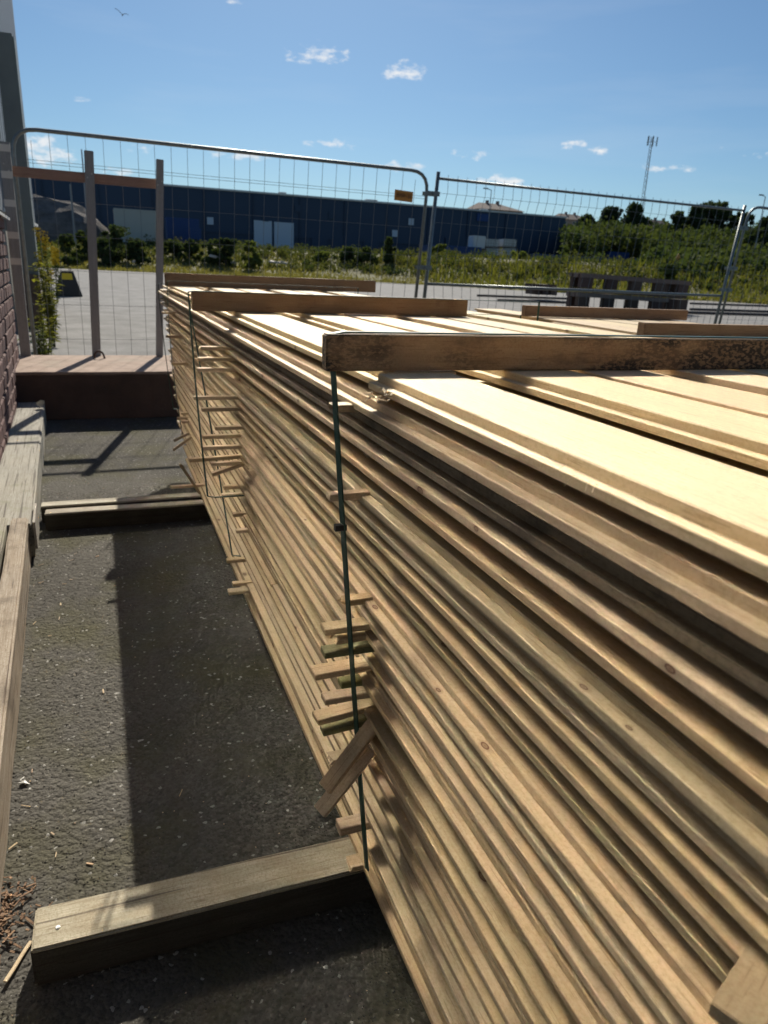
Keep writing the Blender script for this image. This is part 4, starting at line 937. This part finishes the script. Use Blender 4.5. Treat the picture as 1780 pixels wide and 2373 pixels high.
# grass and weeds of the verge
def blades(name, n, xr, yoff, hmin, hmax, m, label, wid, seed, lean=.35):
    g = np.random.default_rng(seed); xs_ = g.uniform(*xr, n); V = []; F = []
    for k, x in enumerate(xs_):
        ye = terrain_z(x, 0)[1]; y = ye + .3 + yoff[0] + (yoff[1] - yoff[0]) * g.random() ** 1.3
        if abs(noise.noise(Vector((x * .25, y * .25, seed)))) < .03 * (seed % 2): continue
        z = terrain_z(x, y)[0] - .05; h = g.uniform(hmin, hmax) * (.7 + .6 * abs(noise.noise(Vector((x * .3, y * .3, seed + 5))))); a = g.random() * 3.14
        dx, dy = math.cos(a) * wid, math.sin(a) * wid; lx, ly = g.normal(0, lean) * h, g.normal(0, lean) * h; b = len(V)
        V += [(x - dx, y - dy, z), (x + dx, y + dy, z), (x + lx * .5 + dx * .6, y + ly * .5, z + h * .6), (x + lx, y + ly, z + h)]; F.append((b, b + 1, b + 2, b + 3))
    me = bpy.data.meshes.new(name); me.from_pydata(V, [], F); me.materials.append(m); return tag(link(name, me), label, 'grass', kind='stuff')
blades('dry_grass', 30000, (-12, 105), (0, 22), .18, .5, M_GRASSY, 'dry yellowish grass of the verge along the road', .10, 2)
blades('tall_weeds', 7000, (-12, 110), (9, 34), .45, 1.1, M_LEAFO, 'taller green weeds at the back of the verge', .12, 3, .22)
blades('yellow_weeds', 5000, (36, 110), (0, 24), .5, 1.5, M_LEAFYD, 'yellow flowering weeds on the right part of the verge', .12, 4, .22)
cl = []; g = random.Random(15)
for k in range(520):
    x = g.uniform(-14, 74); y = terrain_z(x, 0)[1] + g.uniform(9, 30); r = g.uniform(.35, .9) * (1 + .8 * max(0, noise.noise(Vector((x * .15, y * .15, 2)))))
    cl.append(((x, y, terrain_z(x, y)[0] + r * .5), (r * 1.5, r * 1.5, r)))
tag(link('verge_scrub', leaf_mesh('verge_scrub', cl[:200], 55, .17, M_LEAFO, 13)), 'low olive scrub between the dry grass and the warehouse', 'scrub', kind='stuff')
tag(link('verge_scrub', leaf_mesh('verge_scrub', cl[200:330], 55, .17, M_LEAFM, 14)), 'low green scrub mixed into the back of the verge', 'scrub', kind='stuff')
for k, (px, py, w) in enumerate(((585, 603, 1.5), (632, 608, 2.0), (500, 598, 2.2), (535, 614, .7), (487, 594, .8), (648, 609, .9), (310, 616, .4))):
    y = 97; q = at(px, py, y); gz = terrain_z(q.x, y)[0]; o = link('pale_slab', bevel_box(w, .5, .25, .05, (4, 2, 1), .08, 'pale_slab', M_RUBBLE, k), None, (q.x, y - 2.2, max(gz, q.z) - .1), (R(-.2, .2), R(-.25, .25), R(-.3, .3)))
    tag(o, 'pale broken slab lying in the dry grass', 'rubble', 'pale slabs in the grass')
# weeds growing against the building
def weed(px, py0, py1, y, n, m, label, spread, flower=False, seed=0, lf=.05):
    A = at(px, py1, y); h = A.z; g = random.Random(seed); o = tag(empty('weed', (A.x, y, 0)), label, 'weed'); st = MB(); V = []; F = []; fl = MB()
    for k in range(n):
        a = g.random() * 6.28; r = spread * g.random(); hh_ = h * g.uniform(.55, 1.0); top = Vector((math.cos(a) * r + g.uniform(-.1, .1), math.sin(a) * r, hh_)); b0 = Vector((math.cos(a) * r * .5, math.sin(a) * r * .5, 0))
        st.tube([b0, b0.lerp(top, .5) + Vector((.02, 0, 0)), top], [.008, .006, .003], 4)
        for j in range(30):
            t = g.uniform(.08, 1); p = b0.lerp(top, t); an = g.random() * 6.28; d = Vector((math.cos(an), math.sin(an), g.uniform(-.3, .6))).normalized(); s = lf * g.uniform(.6, 1.4); e = d.cross(Vector((0, 0, 1))).normalized() * s * .28; b = len(V)
            V += [tuple(p), tuple(p + d * s * .5 + e), tuple(p + d * s + Vector((0, 0, -s * .2))), tuple(p + d * s * .5 - e)]; F.append((b, b + 1, b + 2, b + 3))
        if flower:
            for j in range(int(26 * (1 + spread * 4))):
                c = top + Vector((g.gauss(0, .03), g.gauss(0, .03), g.uniform(-.2, .04))); s = g.uniform(.008, .018) * (1 + (y > 20) * 1.6); fl.add([c + Vector((s, 0, 0)), c - Vector((s, 0, 0)), c + Vector((0, s, 0)), c - Vector((0, s, 0)), c + Vector((0, 0, s)), c - Vector((0, 0, s))], oct_f)
    st.build('stems', M_LEAFM, o); me = bpy.data.meshes.new('leaves'); me.from_pydata(V, [], F); me.materials.append(m); link('leaves', me, o)
    if flower: tag(fl.build('flowers', M_GOLD, o), kind='stuff')
weed(92, 700, 528, 15.5, 10, M_LEAFL, 'tall goldenrod growing against the grey column', .13, True, 1, .10)
weed(97, 720, 590, 13.5, 14, M_LEAFY, 'bright yellow green weed beside the column base', .14, False, 2, .11)
weed(117, 610, 556, 26, 6, M_LEAFM, 'goldenrod with yellow plume left of the middle post', .16, True, 3, .14)
weed(92, 780, 690, 11.5, 10, M_LEAFY, 'low weed at the back edge of the block, by the wall', .12, False, 4, .07)
weed(80, 810, 740, 10.2, 12, M_LEAFL, 'slender green weed just behind the concrete block', .10, False, 5, .07)
weed(108, 660, 600, 16.5, 8, M_LEAFM, 'dusty green weed between column and ballast block', .16, False, 6, .1)
weed(84, 610, 540, 20, 12, M_LEAFL, 'grey green weed at the base of the metal hall', .35, False, 8, .12)
